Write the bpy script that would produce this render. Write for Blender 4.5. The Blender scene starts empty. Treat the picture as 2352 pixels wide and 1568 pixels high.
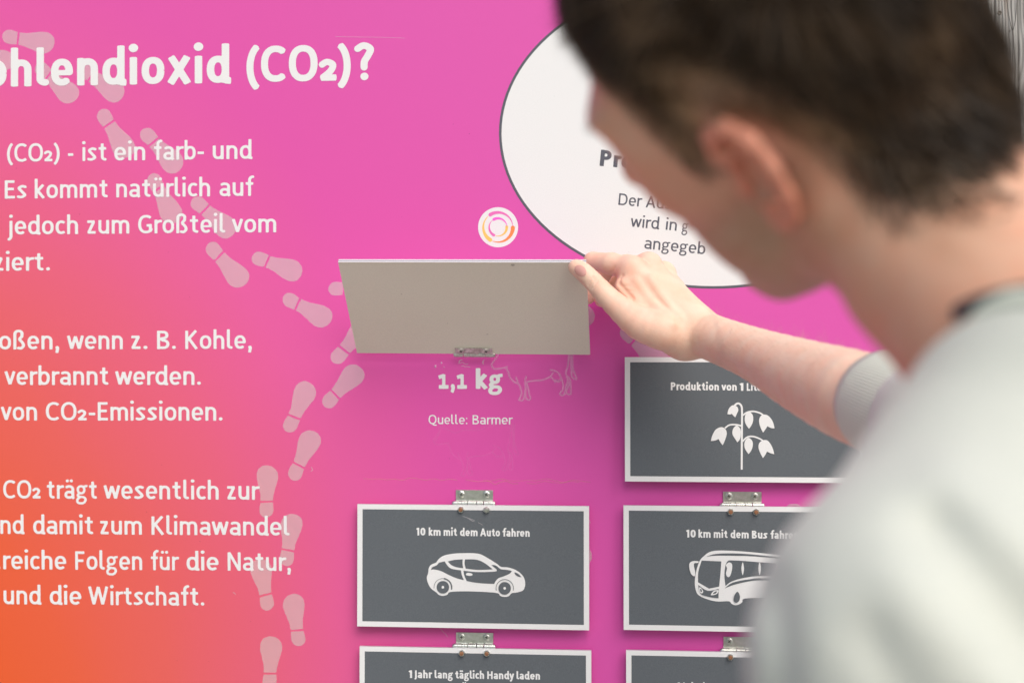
import bpy, bmesh, math, random
import numpy as np
from mathutils import Vector, Matrix
random.seed(7); rng = np.random.default_rng(7)
sc = bpy.context.scene; COL = sc.collection

# ------------------------------------------------------------------ camera, sky, sun, exposure
FPX = 50 / 36 * 2352                       # focal length in pixels of a 2352 px wide picture
TH = math.radians(5.48); RHO = 0.00208; DAX = 1.54; EYE = 1.5
FWD = np.array([-math.sin(TH), math.cos(TH), 0.0])
_r = np.array([math.cos(TH), math.sin(TH), 0.0]); _u = np.array([0, 0, 1.0])
RIGHT = _r * math.cos(RHO) - _u * math.sin(RHO); UP = _u * math.cos(RHO) + _r * math.sin(RHO)
CAM = np.array([DAX * math.sin(TH), -DAX * math.cos(TH), EYE])
cd = bpy.data.cameras.new('camera'); cam = bpy.data.objects.new('camera', cd); COL.objects.link(cam)
cd.lens = 50; cd.sensor_width = 36; cd.clip_start = 0.02; cd.clip_end = 500
M = Matrix.Identity(4)
for i, ax in enumerate((RIGHT, UP, -FWD)):
    for j in range(3): M[j][i] = ax[j]
for j in range(3): M[j][3] = CAM[j]
cam.matrix_world = M; sc.camera = cam
cd.dof.use_dof = True; cd.dof.focus_distance = 1.49; cd.dof.aperture_fstop = 3.6
SUN_EL, SUN_ROT = math.radians(48), math.radians(152)
w = bpy.data.worlds.new("World"); sc.world = w; w.use_nodes = True
nt = w.node_tree; bg = nt.nodes['Background']; sky = nt.nodes.new('ShaderNodeTexSky')
sky.sky_type = 'NISHITA'; sky.sun_disc = False; sky.sun_elevation = SUN_EL; sky.sun_rotation = SUN_ROT
sky.air_density = 1.0; sky.dust_density = 4.0; sky.ozone_density = 1.0
nt.links.new(sky.outputs[0], bg.inputs[0]); bg.inputs[1].default_value = 0.125
sl = bpy.data.lights.new('sun', 'SUN'); so = bpy.data.objects.new('sun', sl); COL.objects.link(so)
sl.energy = 1.9; sl.angle = math.radians(50); sl.color = (1, 0.965, 0.92)
sd = Vector((math.sin(SUN_ROT) * math.cos(SUN_EL), math.cos(SUN_ROT) * math.cos(SUN_EL), math.sin(SUN_EL)))
so.rotation_euler = sd.to_track_quat('Z', 'Y').to_euler(); so.location = (0, 0, 5)
sc.view_settings.view_transform = 'Standard'; sc.view_settings.look = 'None'
sc.view_settings.exposure = 0.1; sc.view_settings.gamma = 1.0; sc.view_settings.use_curve_mapping = False
sc.cycles.use_denoising = True; sc.cycles.max_bounces = 8; sc.cycles.transparent_max_bounces = 16

# ------------------------------------------------------------------ coordinates
def C2W(p):                                # camera frame (x right, y depth, z up) -> world
    p = np.asarray(p, float)
    return CAM + p[..., 0:1] * RIGHT + p[..., 1:2] * FWD + p[..., 2:3] * UP
def K(px, py, d):                          # a point seen at px,py at depth d, in the camera frame
    return np.array([(px - 1176) / FPX * d, d, (784 - py) / FPX * d])
def PL(px, py, lift=0.0):                  # point on the plane Y = -lift
    px = np.asarray(px, float); py = np.asarray(py, float)
    ray = FWD + (px[..., None] - 1176) / FPX * RIGHT + (784 - py[..., None]) / FPX * UP
    t = (-lift - CAM[1]) / ray[..., 1:2]
    return CAM + ray * t

# ------------------------------------------------------------------ materials
def s2l(c): return tuple(((x / 255) / 12.92 if x / 255 <= .04045 else ((x / 255 + .055) / 1.055) ** 2.4) for x in c)
def nd(t, typ, **kw):
    n = t.nodes.new(typ)
    for k, v in kw.items():
        if k[0] == '_': setattr(n, k[1:], v)
        else: n.inputs[k.replace('_', ' ')].default_value = v
    return n
def mat(name, col, rough=.5, metal=0, grain=0, gscale=900, bump=0, bscale=400, sss=0, sheen=0, spec=.5, alpha=1, var=None, vscale=8, coat=0):
    m = bpy.data.materials.new(name); m.use_nodes = True; t = m.node_tree; p = t.nodes['Principled BSDF']
    p.inputs['Base Color'].default_value = (*col, 1); p.inputs['Roughness'].default_value = rough
    p.inputs['Metallic'].default_value = metal; p.inputs['Specular IOR Level'].default_value = spec
    p.inputs['Alpha'].default_value = alpha
    if coat: p.inputs['Coat Weight'].default_value = coat; p.inputs['Coat Roughness'].default_value = .15
    if sss: p.inputs['Subsurface Weight'].default_value = sss; p.inputs['Subsurface Radius'].default_value = (1, .35, .2); p.inputs['Subsurface Scale'].default_value = .006
    if sheen: p.inputs['Sheen Weight'].default_value = sheen
    tc = t.nodes.new('ShaderNodeTexCoord'); src = None
    if var:
        n = nd(t, 'ShaderNodeTexNoise', Scale=vscale, Detail=6.0); t.links.new(tc.outputs['Object'], n.inputs['Vector'])
        r = nd(t, 'ShaderNodeMapRange', From_Min=.35, From_Max=.68); t.links.new(n.outputs['Fac'], r.inputs['Value'])
        x = nd(t, 'ShaderNodeMix', _data_type='RGBA'); t.links.new(r.outputs[0], x.inputs['Factor'])
        x.inputs['A'].default_value = (*col, 1); x.inputs['B'].default_value = (*var, 1); src = x.outputs['Result']
    if grain:
        n = nd(t, 'ShaderNodeTexNoise', Scale=gscale, Detail=1.0); t.links.new(tc.outputs['Object'], n.inputs['Vector'])
        r = nd(t, 'ShaderNodeMapRange', From_Min=.25, From_Max=.75, To_Min=1 - grain, To_Max=1 + grain); t.links.new(n.outputs['Fac'], r.inputs['Value'])
        v = nd(t, 'ShaderNodeVectorMath', _operation='SCALE')
        if src: t.links.new(src, v.inputs[0])
        else: v.inputs[0].default_value = col
        t.links.new(r.outputs[0], v.inputs['Scale']); src = v.outputs[0]
    if src: t.links.new(src, p.inputs['Base Color'])
    if bump:
        n = nd(t, 'ShaderNodeTexNoise', Scale=bscale, Detail=3.0); t.links.new(tc.outputs['Object'], n.inputs['Vector'])
        b = nd(t, 'ShaderNodeBump', Strength=bump, Distance=.001); t.links.new(n.outputs['Fac'], b.inputs['Height']); t.links.new(b.outputs[0], p.inputs['Normal'])
    return m
MW = mat('print_white', (.80, .81, .81), .42, spec=.35, grain=.03)
MG = mat('print_grey', s2l((96, 102, 107)), .6, grain=.16, gscale=1400, spec=.25)
MGT = mat('print_grey_ink', s2l((92, 94, 104)), .45, grain=.1, spec=.3)
MWF = mat('flap_white', (.80, .81, .81), .35, bump=.05, grain=.02, spec=.4)
MBE = mat('flap_back_beige', s2l((232, 228, 212)), .5, grain=.03, gscale=700, var=s2l((228, 222, 205)), vscale=5, spec=.35)
MEDGE = mat('flap_edge', s2l((200, 198, 205)), .3, metal=.6, spec=.5)
MFOOT = mat('footprint_print', (.80, .78, .78), .45, alpha=.37, spec=.3)
MCOW = mat('cow_print', (.85, .6, .8), .45, alpha=.30, spec=.3)
MGHOST = mat('ghost_mark', (.85, .55, .78), .4, alpha=.06, spec=.3)
MMET = mat('zinc_plated_steel', (.80, .81, .78), .32, metal=1, bump=.3, bscale=500, var=(.58, .62, .55), vscale=160)
MMETD = mat('worn_steel', (.80, .79, .76), .45, metal=1, bump=.4, bscale=450, var=(.45, .42, .38), vscale=220)
MDARK = mat('screw_recess', (.03, .03, .03), .6)
MRUST = mat('rust', s2l((165, 110, 72)), .7, bump=.6, var=s2l((110, 85, 70)), vscale=900)
MYEL = mat('print_yellow', s2l((255, 200, 105)), .45, grain=.03); MORA = mat('print_orange', s2l((255, 140, 80)), .45, grain=.03)
MMAG = mat('print_magenta', s2l((232, 112, 186)), .45, grain=.03); MPNK = mat('print_pink', s2l((255, 100, 210)), .45, grain=.03)

# ------------------------------------------------------------------ object helpers
def org(o):
    v = Vector(o.location)
    while o.parent: o = o.parent; v = v + o.location
    return np.array(v)
def tag(o, label=None, cat=None, group=None, kind=None):
    if label: o['label'] = label
    if cat: o['category'] = cat
    if group: o['group'] = group
    if kind: o['kind'] = kind
    return o
def mk(name, V, F, mats, parent=None, mi=None, smooth=False, origin=None):
    V = np.asarray(V, float)
    if origin is None: origin = (V.min(0) + V.max(0)) / 2
    me = bpy.data.meshes.new(name)
    F = F.tolist() if isinstance(F, np.ndarray) else F
    me.from_pydata((V - origin).tolist(), [], F); me.update()
    for m in (mats if isinstance(mats, (list, tuple)) else [mats]): me.materials.append(m)
    if mi is not None: me.polygons.foreach_set('material_index', np.asarray(mi, np.int32))
    if smooth: me.polygons.foreach_set('use_smooth', np.ones(len(F), bool))
    o = bpy.data.objects.new(name, me); COL.objects.link(o)
    po = org(parent) if parent else np.zeros(3)
    o.parent = parent; o.location = Vector(np.asarray(origin) - po)
    return o
def empty(name, loc):
    o = bpy.data.objects.new(name, None); COL.objects.link(o); o.location = Vector(loc); o.empty_display_size = .05; return o
def merge(parts):                          # [(V,F,mi)] -> V,F,mi
    VV, FF, MM, n = [], [], [], 0
    for V, F, m in parts:
        VV.append(np.asarray(V, float)); FF += [[i + n for i in f] for f in F]; MM += [m] * len(F); n += len(V)
    return np.concatenate(VV), FF, MM
def box(c, s, R=None):
    x, y, z = np.array(s) / 2
    V = np.array([[a * x, b * y, c_ * z] for a in (-1, 1) for b in (-1, 1) for c_ in (-1, 1)])
    F = [[0, 1, 3, 2], [4, 6, 7, 5], [0, 4, 5, 1], [2, 3, 7, 6], [0, 2, 6, 4], [1, 5, 7, 3]]
    if R is not None: V = V @ np.asarray(R).T
    return V + np.asarray(c), F
def lathe(prof, n=20, axis='y'):           # prof: (r, h) from low h; axis y runs towards +Y
    V, F = [], []
    for r, hh in prof:
        for k in range(n):
            a = 2 * math.pi * k / n; V.append([r * math.cos(a), hh, r * math.sin(a)] if axis == 'y' else [hh, r * math.cos(a), r * math.sin(a)])
    for i in range(len(prof) - 1):
        for k in range(n):
            a, b = i * n + k, i * n + (k + 1) % n; F.append([a, b, b + n, a + n])
    F.append(list(range(n))[::-1]); F.append([(len(prof) - 1) * n + k for k in range(n)])
    return np.array(V), F
def catmull(P, closed=False, n=6):
    P = [np.array(p, float) for p in P]; N = len(P); out = []
    for i in range(N if closed else N - 1):
        g = lambda k: P[k % N] if closed else P[min(max(k, 0), N - 1)]
        a, b, c, d = g(i - 1), g(i), g(i + 1), g(i + 2)
        if np.abs(b - c).max() < 1e-7: continue
        for t in np.arange(n) / n:
            out.append(.5 * ((2 * b) + (-a + c) * t + (2 * a - 5 * b + 4 * c - d) * t * t + (-a + 3 * b - 3 * c + d) * t ** 3))
    if not closed: out.append(P[-1])
    return np.array(out)
def tess(poly):                            # fill a simple polygon
    from mathutils.geometry import tessellate_polygon
    P = np.asarray(poly, float); n = len(P); keep = [i for i in range(n) if np.hypot(*(P[i] - P[i - 1])) > 1e-4]
    return [[keep[i] for i in t] for t in tessellate_polygon([[Vector((P[k][0], P[k][1], 0)) for k in keep]])]

# ------------------------------------------------------------------ strokes and lettering (flat print)
def sdf_strokes(xs, ys, strokes, pad):
    D = np.full((len(ys), len(xs)), 9.)
    for st in strokes:
        P = np.array(st[0], float); hw = st[1]; butt = st[2] if len(st) > 2 else False
        hws = np.full(len(P), hw) if np.ndim(hw) == 0 else np.asarray(hw, float)
        if len(P) == 1: P = np.vstack([P, P + 1e-6]); hws = np.repeat(hws, 2); butt = False
        for i in range(len(P) - 1):
            a, b = P[i], P[i + 1]; d = b - a; L = math.hypot(*d)
            if L < 1e-9: continue
            m = max(hws[i], hws[i + 1]) + pad
            i0, i1 = np.searchsorted(xs, [min(a[0], b[0]) - m, max(a[0], b[0]) + m]); j0, j1 = np.searchsorted(ys, [min(a[1], b[1]) - m, max(a[1], b[1]) + m])
            if i0 >= i1 or j0 >= j1: continue
            X = xs[None, i0:i1]; Y = ys[j0:j1, None]
            d = d / L; t = (X - a[0]) * d[0] + (Y - a[1]) * d[1]; q = np.abs(-(X - a[0]) * d[1] + (Y - a[1]) * d[0])
            tc = np.clip(t, 0, L); ww = hws[i] + (hws[i + 1] - hws[i]) * tc / L
            s = np.hypot(t - tc, q) - ww
            if butt and i == 0: s = np.where(t < 0, np.maximum(q - ww, -t), s)
            if butt and i == len(P) - 2: s = np.where(t > L, np.maximum(q - ww, t - L), s)
            D[j0:j1, i0:i1] = np.minimum(D[j0:j1, i0:i1], s)
    return D
def msquares(D, xs, ys):                   # filled region D<0 as flat faces
    V, F, cache = [], [], {}
    def vid(key, p):
        if key not in cache: cache[key] = len(V); V.append(p)
        return cache[key]
    ny, nx = D.shape; inside = D < 0
    for j in range(ny - 1):
        nz_ = np.flatnonzero(inside[j] | inside[j + 1])
        if len(nz_) == 0: continue
        todo = sorted(set(nz_.tolist()) | set((nz_ - 1).tolist())); last = -1
        for i in todo:
            if i < 0 or i >= nx - 1 or i < last: continue
            c = (inside[j, i], inside[j, i + 1], inside[j + 1, i + 1], inside[j + 1, i])
            if all(c):
                k = i
                while k < nx - 1 and inside[j, k + 1] and inside[j + 1, k + 1]: k += 1
                F.append([vid((i, j), (xs[i], ys[j])), vid((k, j), (xs[k], ys[j])), vid((k, j + 1), (xs[k], ys[j + 1])), vid((i, j + 1), (xs[i], ys[j + 1]))])
                last = k; continue
            if any(c):
                cs = [(i, j), (i + 1, j), (i + 1, j + 1), (i, j + 1)]; f = []
                for a in range(4):
                    p, q = cs[a], cs[(a + 1) % 4]; dp, dq = D[p[1], p[0]], D[q[1], q[0]]
                    if dp < 0: f.append(vid(p, (xs[p[0]], ys[p[1]])))
                    if (dp < 0) != (dq < 0):
                        t = dp / (dp - dq); key = ('e',) + (min(p, q) + max(p, q))
                        f.append(vid(key, (xs[p[0]] + t * (xs[q[0]] - xs[p[0]]), ys[p[1]] + t * (ys[q[1]] - ys[p[1]]))))
                if len(f) > 2: F.append(f)
    return np.array(V).reshape(-1, 2), F
def stroke_mesh(strokes, step):
    P = np.concatenate([np.array(s[0], float).reshape(-1, 2) for s in strokes]); m = max(np.max(s[1]) for s in strokes) + 2 * step
    xs = np.arange(P[:, 0].min() - m, P[:, 0].max() + m, step); ys = np.arange(P[:, 1].min() - m, P[:, 1].max() + m, step)
    return msquares(sdf_strokes(xs, ys, strokes, 3 * step), xs, ys)
def el(cx, cy, rx, ry, a0, a1, n=18, e=2.3):
    a = np.radians(np.linspace(a0, a1, n)); c, s = np.cos(a), np.sin(a)
    return np.stack([cx + rx * np.sign(c) * np.abs(c) ** (2 / e), cy + ry * np.sign(s) * np.abs(s) ** (2 / e)], 1)
def glyph(ch, h):
    B = .76 + .3 * (h - .1); A, Cc, S = 1.45, 1.36, []
    ln = lambda *p: S.append((list(p), h, True))
    pl = lambda p: S.append((p, h, True))
    dot = lambda x, y, r=None: S.append(([(x, y)], r or h * 1.28))
    if ch in 'äüöÖ':
        S0, W = glyph({'ä': 'a', 'ü': 'u', 'ö': 'o', 'Ö': 'O'}[ch], h); y = 1.72 if ch == 'Ö' else 1.33
        return S0 + [([(W * .28, y)], h * 1.15), ([(W * .70, y)], h * 1.15)], W
    if ch == 'o': pl(el(B / 2, .5, B / 2 - h, .51 - h, 0, 360, 32)); W = B
    elif ch in 'nh': W = .70 + .3 * (h - .1); ln((h, 0), (h, 1 if ch == 'n' else A)); pl(np.vstack([el(W / 2, .6, W / 2 - h, .41 - h, 180, 0), [(W - h, 0)]]))
    elif ch == 'm':
        W = 1.14 + .5 * (h - .1); q = (W - 2 * h) / 4; ln((h, 0), (h, 1))
        for k in (0, 1): pl(np.vstack([el(h + q + 2 * q * k, .62, q, .39 - h, 180, 0), [(h + 2 * q + 2 * q * k, 0)]]))
    elif ch == 'u': W = .70 + .3 * (h - .1); ln((W - h, 0), (W - h, 1)); pl(np.vstack([[(h, 1)], el(W / 2, .4, W / 2 - h, .41 - h, 180, 360)]))
    elif ch == 'r': W = .45; ln((h, 0), (h, 1)); pl(el(.44, .6, .44 - h, .40 - h, 180, 85, 10))
    elif ch in 'bp': W = B - .02; ln((h, 0 if ch == 'b' else -.42), (h, A if ch == 'b' else 1)); pl(el(W / 2, .5, W / 2 - h, .51 - h, 0, 360, 32))
    elif ch in 'dq': W = B - .02; ln((W - h, 0 if ch == 'd' else -.42), (W - h, A if ch == 'd' else 1)); pl(el(W / 2, .5, W / 2 - h, .51 - h, 0, 360, 32)); ln((W - h, h * .7), (W + .05, h * .7 - .02)) if ch == 'd' else 0
    elif ch == 'l': W = .34; pl(np.vstack([[(h, A), (h, .3)], el(h + .17, .26, .17, .26 - h, 180, 285, 10, 2)]))
    elif ch == 'i': W = 2 * h; ln((h, 0), (h, 1)); dot(h, 1.36)
    elif ch == 'j': W = 2 * h + .1; x = h + .1; pl(np.vstack([[(x, 1), (x, -.12)], el(x - .19, -.12, .19, .26, 0, -85, 8, 2)])); dot(x, 1.36)
    elif ch == 't': W = .52; pl(np.vstack([[(.14 + h, 1.28), (.14 + h, .3)], el(.14 + h + .19, .28, .19, .28 - h, 180, 285, 10, 2)])); ln((0, 1 - h * .9), (W - .02, 1 - h * .9))
    elif ch == 'f': W = .52; pl(np.vstack([[(.14 + h, 0), (.14 + h, 1.16)], el(.14 + h + .2, 1.16, .2, .3 - h * .5, 180, 75, 10, 2)])); ln((0, 1 - h * .9), (W - .04, 1 - h * .9))
    elif ch == 'e': W = B - .02; pl(np.vstack([[(W - h, .46)], el(W / 2, .5, W / 2 - h, .51 - h, 0, 312, 28)])); S.append(([(h, .48), (W - h, .48)], h * .8, True))
    elif ch == 'c': W = .60; pl(el(.37, .5, .37 - h, .51 - h, 52, 308, 24))
    elif ch == 's': W = .58; pl(catmull([(W - .05, .85), (W / 2 + .02, 1 - h), (h + .01, .76), (W / 2, .51), (W - h, .25), (W / 2 - .03, h), (.03, .13)]))
    elif ch == 'a': W = .67; pl(np.vstack([el(W / 2 - .02, .68, W / 2 - h + .02, .33 - h, 140, 0, 14), [(W - h, .1), (W - h + .07, 0)]])); pl(el(W / 2 - .01, .29, W / 2 - h + .01, .30 - h * .95, 0, 360, 26))
    elif ch == 'g':
        W = .74; h2 = h * .86
        S.append((el(.33, .665, .31 - h2, .345 - h2, 0, 360, 26), h2)); S.append(([(.5, .86), (.60, .93), (.78, .95)], h2, True))
        S.append((catmull([(.2, .40), (.1, .27), (.16, .16), (.36, .13), (.56, .09), (.64 , -.1), (.52, -.30), (.32, -.35), (.12, -.30), (.06, -.14), (.13, .02), (.24, .1)]), h2))
    elif ch == 'k': W = .63; ln((h, 0), (h, A)); ln((h, .42), (.56, 1.0)); ln((.2, .55), (.60, 0))
    elif ch == 'v': W = .70; ln((.08, 1), (W / 2, 0 + h * .5)); ln((W - .08, 1), (W / 2, h * .5))
    elif ch == 'y': W = .70; ln((.08, 1), (W / 2 + .01, .05)); pl([(W - .08, 1), (W / 2, .0), (W / 2 - .1, -.25), (.08, -.35)])
    elif ch == 'w': W = 1.08; ln((.08, 1), (.30, h * .4)); ln((.30, h * .4), (W / 2, .95)); ln((W / 2, .95), (W - .30, h * .4)); ln((W - .30, h * .4), (W - .08, 1))
    elif ch == 'x': W = .70; ln((.08, 1), (W - .06, 0)); ln((W - .08, 1), (.06, 0))
    elif ch == 'z': W = .58; ln((.04, 1 - h), (W - .08, 1 - h)); ln((W - .13, 1 - h), (.12, h)); ln((.05, h), (W - .02, h))
    elif ch == 'ß': W = .74; pl(np.vstack([[(h, 0), (h, 1.1)], el(.33, 1.1, .33 - h, .36 - h, 180, 20, 14), catmull([(.54, .95), (.40, .74), (.56, .52), (.64, .28), (.5, .08), (.3, h)])]))
    elif ch == 'C': W = .82; pl(el(.52, Cc / 2, .52 - h, Cc / 2 - h + .01, 50, 310, 28))
    elif ch == 'G': W = .90; pl(el(.52, Cc / 2, .52 - h, Cc / 2 - h + .01, 50, 330, 28)); ln((W - h, .1), (W - h, .68)); ln((.55, .68 - h), (W - h, .68 - h))
    elif ch == 'O': W = 1.02; pl(el(W / 2, Cc / 2, W / 2 - h, Cc / 2 - h + .01, 0, 360, 36))
    elif ch == 'Q': W = 1.02; pl(el(W / 2, Cc / 2, W / 2 - h, Cc / 2 - h + .01, 0, 360, 36)); pl(catmull([(W / 2, .0), (W / 2 + .2, -.14), (W - .02, -.16)]))
    elif ch == 'D': W = .92; ln((h, 0), (h, Cc)); pl(np.vstack([[(h, Cc - h), (.3, Cc - h)], el(.42, Cc / 2, .5 - h, Cc / 2 - h, 90, -90, 18), [(.3, h), (h, h)]]))
    elif ch == 'E': W = .66; ln((h, 0), (h, Cc)); ln((h, h), (W, h)); ln((h, Cc - h), (W - .02, Cc - h)); ln((h, .71), (W - .08, .71))
    elif ch == 'F': W = .64; ln((h, 0), (h, Cc)); ln((h, Cc - h), (W, Cc - h)); ln((h, .66), (W - .07, .66))
    elif ch == 'L': W = .62; ln((h, 0), (h, Cc)); ln((h, h), (W, h))
    elif ch == 'H': W = .88; ln((h, 0), (h, Cc)); ln((W - h, 0), (W - h, Cc)); ln((h, .71), (W - h, .71))
    elif ch == 'N': W = .88; ln((h, 0), (h, Cc)); ln((W - h, 0), (W - h, Cc)); ln((h, Cc - .02), (W - h, .02))
    elif ch == 'K': W = .80; ln((h, 0), (h, Cc)); ln((h + .02, .62), (W - .1, Cc)); ln((.24, .78), (W - .06, 0))
    elif ch == 'A': W = .94; ln((.07, 0), (W / 2, Cc)); ln((W - .07, 0), (W / 2, Cc)); ln((.2, .42), (W - .2, .42))
    elif ch == 'J': W = .46; pl(np.vstack([[(W - h, Cc), (W - h, .05)], el(W - h - .24, .05, .24, .24, 0, -60, 8, 2)]))
    elif ch == 'P': W = .74; ln((h, 0), (h, Cc)); pl(np.vstack([[(h, Cc - h), (.3, Cc - h)], el(.36, Cc - .41, .38 - h, .41 - h, 90, -90, 16), [(h, Cc - .82 + h)]]))
    elif ch == 'B': W = .78; ln((h, 0), (h, Cc)); pl(np.vstack([[(h, Cc - h), (.3, Cc - h)], el(.36, Cc - .33, .36 - h, .33 - h, 90, -90, 14), [(h, .70)]])); pl(np.vstack([[(h, .72), (.3, .72)], el(.38, .36, .40 - h, .37 - h, 90, -90, 14), [(h, h)]]))
    elif ch == 'W': W = 1.32; ln((.07, Cc), (.36, .04)); ln((.36, .04), (W / 2, Cc - .03)); ln((W / 2, Cc - .03), (W - .36, .04)); ln((W - .36, .04), (W - .07, Cc))
    elif ch == '0': W = .72; pl(el(W / 2, Cc / 2, W / 2 - h, Cc / 2 - h, 0, 360, 30))
    elif ch == '1': W = .42; ln((W - h, 0), (W - h, Cc)); ln((.03, Cc - .28), (W - h, Cc - h * .8))
    elif ch == '¹': W = .86; ln((.46, 0), (.46, 1)); ln((.05, .80), (.46, .97 - h * .4)); ln((.06, h * .85), (W - .02, h * .85))
    elif ch == '₂': W = .56; k = h * .95; S.append((catmull([(.05, .60), (.24, .76 - k * .4), (.45, .60), (.36, .36), (.08, k)]), k, True)); S.append(([(.03, k), (W, k)], k, True))
    elif ch == '?': W = .62; pl(catmull([(.05, 1.17), (.28, 1.38 - h * .6), (.52, 1.17), (.42, .9), (.31, .70), (.30, .46)])); dot(.31, .14, h * 1.15)
    elif ch == '(': W = .42; pl(el(.60, .56, .60 - h, .88, 118, 242, 18, 2))
    elif ch == ')': W = .42; pl(el(-.18, .56, .60 - h, .88, 62, -62, 18, 2))
    elif ch == '-': W = .40; ln((0, .48), (W, .48))
    elif ch == '.': W = 2.4 * h; dot(1.2 * h, 1.2 * h, 1.25 * h)
    elif ch == ',': W = 2.4 * h; dot(1.3 * h, 1.2 * h, 1.2 * h); pl([(1.7 * h, h), (1.4 * h, -.6 * h), (.1, -.27)])
    elif ch == ':': W = 2.4 * h; dot(1.2 * h, 1.2 * h, 1.25 * h); dot(1.2 * h, .85, 1.25 * h)
    else: raise ValueError(ch)
    return S, W
GC = {}
def gmesh(ch, h):
    k = (ch, h)
    if k not in GC:
        S, W = glyph(ch, h); V, F = stroke_mesh(S, .034); GC[k] = (V, F, W)
    return GC[k]
def word_mesh(word, h, gap=.17):
    x, VV, FF, n = 0, [], [], 0
    for i, ch in enumerate(word):
        V, F, W = gmesh(ch, h)
        prev = word[i - 1] if i else ''
        if i: x += gap - (.07 if ch in 'vwyz)' or prev in 'vwyrf(' else 0) - (.08 if ch in '₂' else 0) - (.02 if ch in 'oecdg' else 0) - (.03 if prev in 'oebpc' else 0)
        VV.append(V + [x, 0]); FF += [[a + n for a in f] for f in F]; n += len(V); x += W
    return np.concatenate(VV), FF
def lettering(words, xh, h, material, parent, lift, name='lettering'):
    """words: (text, x0, y0, x1, y1) = ink left end and ink right end of the baseline"""
    parts = []
    for wd, x0, y0, x1, y1 in words:
        V, F = word_mesh(wd, h); a, b = V[:, 0].min(), V[:, 0].max()
        A0, A1 = PL(x0, y0, lift), PL(x1, y1, lift); e = A1 - A0; L = np.linalg.norm(e); e = e / L
        upv = np.cross(e, [0, 1.0, 0]); upv = upv if upv[2] > 0 else -upv
        s = xh * np.linalg.norm(PL(x0, y0, lift) - PL(x0, y0 - 100, lift)) / 100
        P = A0 + ((V[:, :1] - a) / (b - a) * L) * e + V[:, 1:] * s * upv
        parts.append((P, F, 0))
    V, F, m = merge(parts); return mk(name, V, F, material, parent)
def line(ws, yb0, xb0, yb1, xb1):          # words on a straight baseline
    f = lambda x: yb0 + (yb1 - yb0) * (x - xb0) / (xb1 - xb0)
    return [(t, a, f(a), b, f(b)) for t, a, b in ws]
def shape(polys, lift, dl=.00012):         # polys: [(points_px, material_index)] stacked
    parts = []
    for k, (P, m) in enumerate(polys):
        P = np.asarray(P, float); parts.append((PL(P[:, 0], P[:, 1], lift + k * dl), tess(P), m))
    return merge(parts)
def px_strokes(strokes, step, lift):
    V, F = stroke_mesh(strokes, step); return PL(V[:, 0], V[:, 1], lift), F

# ================================================================== THE BOARD
board = empty('info_board', PL(1176, 784))
tag(board, 'large pink and orange printed information board with grey hinged flaps and white German text', 'sign')
bx0, bx1 = PL(-900, 784)[0], PL(2140, 784)[0]; bz0, bz1 = .55, 2.15
V, F = box(((bx0 + bx1) / 2, .002, (bz0 + bz1) / 2), (bx1 - bx0, .004, bz1 - bz0))
mb = bpy.data.materials.new('board_gradient_print'); mb.use_nodes = True; t = mb.node_tree; p = t.nodes['Principled BSDF']
tc = t.nodes.new('ShaderNodeTexCoord'); sx = t.nodes.new('ShaderNodeSeparateXYZ'); t.links.new(tc.outputs['Object'], sx.inputs[0])
Bo = PL(-260, 1720)                        # the orange corner of the printed gradient
def mth(op, a, b=None, c=None):
    n = t.nodes.new('ShaderNodeMath'); n.operation = op
    for i, v in enumerate((a, b, c)):
        if v is None: continue
        if isinstance(v, (int, float)): n.inputs[i].default_value = v
        else: t.links.new(v, n.inputs[i])
    return n.outputs[0]
dx = mth('SUBTRACT', sx.outputs[0], float(Bo[0])); dz = mth('MULTIPLY', mth('SUBTRACT', sx.outputs[2], float(Bo[2])), .74)
dist = mth('SQRT', mth('ADD', mth('MULTIPLY', dx, dx), mth('MULTIPLY', dz, dz)))
nz = nd(t, 'ShaderNodeTexNoise', Scale=3.0, Detail=2.0); t.links.new(tc.outputs['Object'], nz.inputs['Vector'])
dist = mth('ADD', dist, mth('MULTIPLY', mth('SUBTRACT', nz.outputs['Fac'], .5), .05))
PM = np.linalg.norm(PL(1176, 784) - PL(1176, 884)) / 100    # metres per pixel on the board
cr = t.nodes.new('ShaderNodeValToRGB'); stops = [(260, (226, 92, 40)), (480, (227, 95, 62)), (720, (226, 97, 92)), (960, (226, 96, 126)), (1200, (226, 92, 158)), (1440, (221, 84, 168)), (1800, (218, 86, 172))]
t.links.new(mth('DIVIDE', dist, 2000 * PM), cr.inputs[0]); el_ = cr.color_ramp.elements
while len(el_) < len(stops): el_.new(.5)
for e_, (r_, c_) in zip(el_, stops): e_.position = r_ / 2000; e_.color = (*s2l(c_), 1)
gn = nd(t, 'ShaderNodeTexNoise', Scale=1500.0, Detail=1.0); t.links.new(tc.outputs['Object'], gn.inputs['Vector'])
gr = nd(t, 'ShaderNodeMapRange', From_Min=.25, From_Max=.75, To_Min=.95, To_Max=1.05); t.links.new(gn.outputs['Fac'], gr.inputs['Value'])
vm = nd(t, 'ShaderNodeVectorMath', _operation='SCALE'); t.links.new(cr.outputs[0], vm.inputs[0]); t.links.new(gr.outputs[0], vm.inputs['Scale'])
t.links.new(vm.outputs[0], p.inputs['Base Color']); p.inputs['Roughness'].default_value = .36; p.inputs['Specular IOR Level'].default_value = .4
bn = nd(t, 'ShaderNodeTexNoise', Scale=700.0, Detail=2.0); t.links.new(tc.outputs['Object'], bn.inputs['Vector'])
bb = nd(t, 'ShaderNodeBump', Strength=.06, Distance=.001); t.links.new(bn.outputs['Fac'], bb.inputs['Height']); t.links.new(bb.outputs[0], p.inputs['Normal'])
pan = mk('panel', V, F, mb, board, origin=np.zeros(3))

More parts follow.
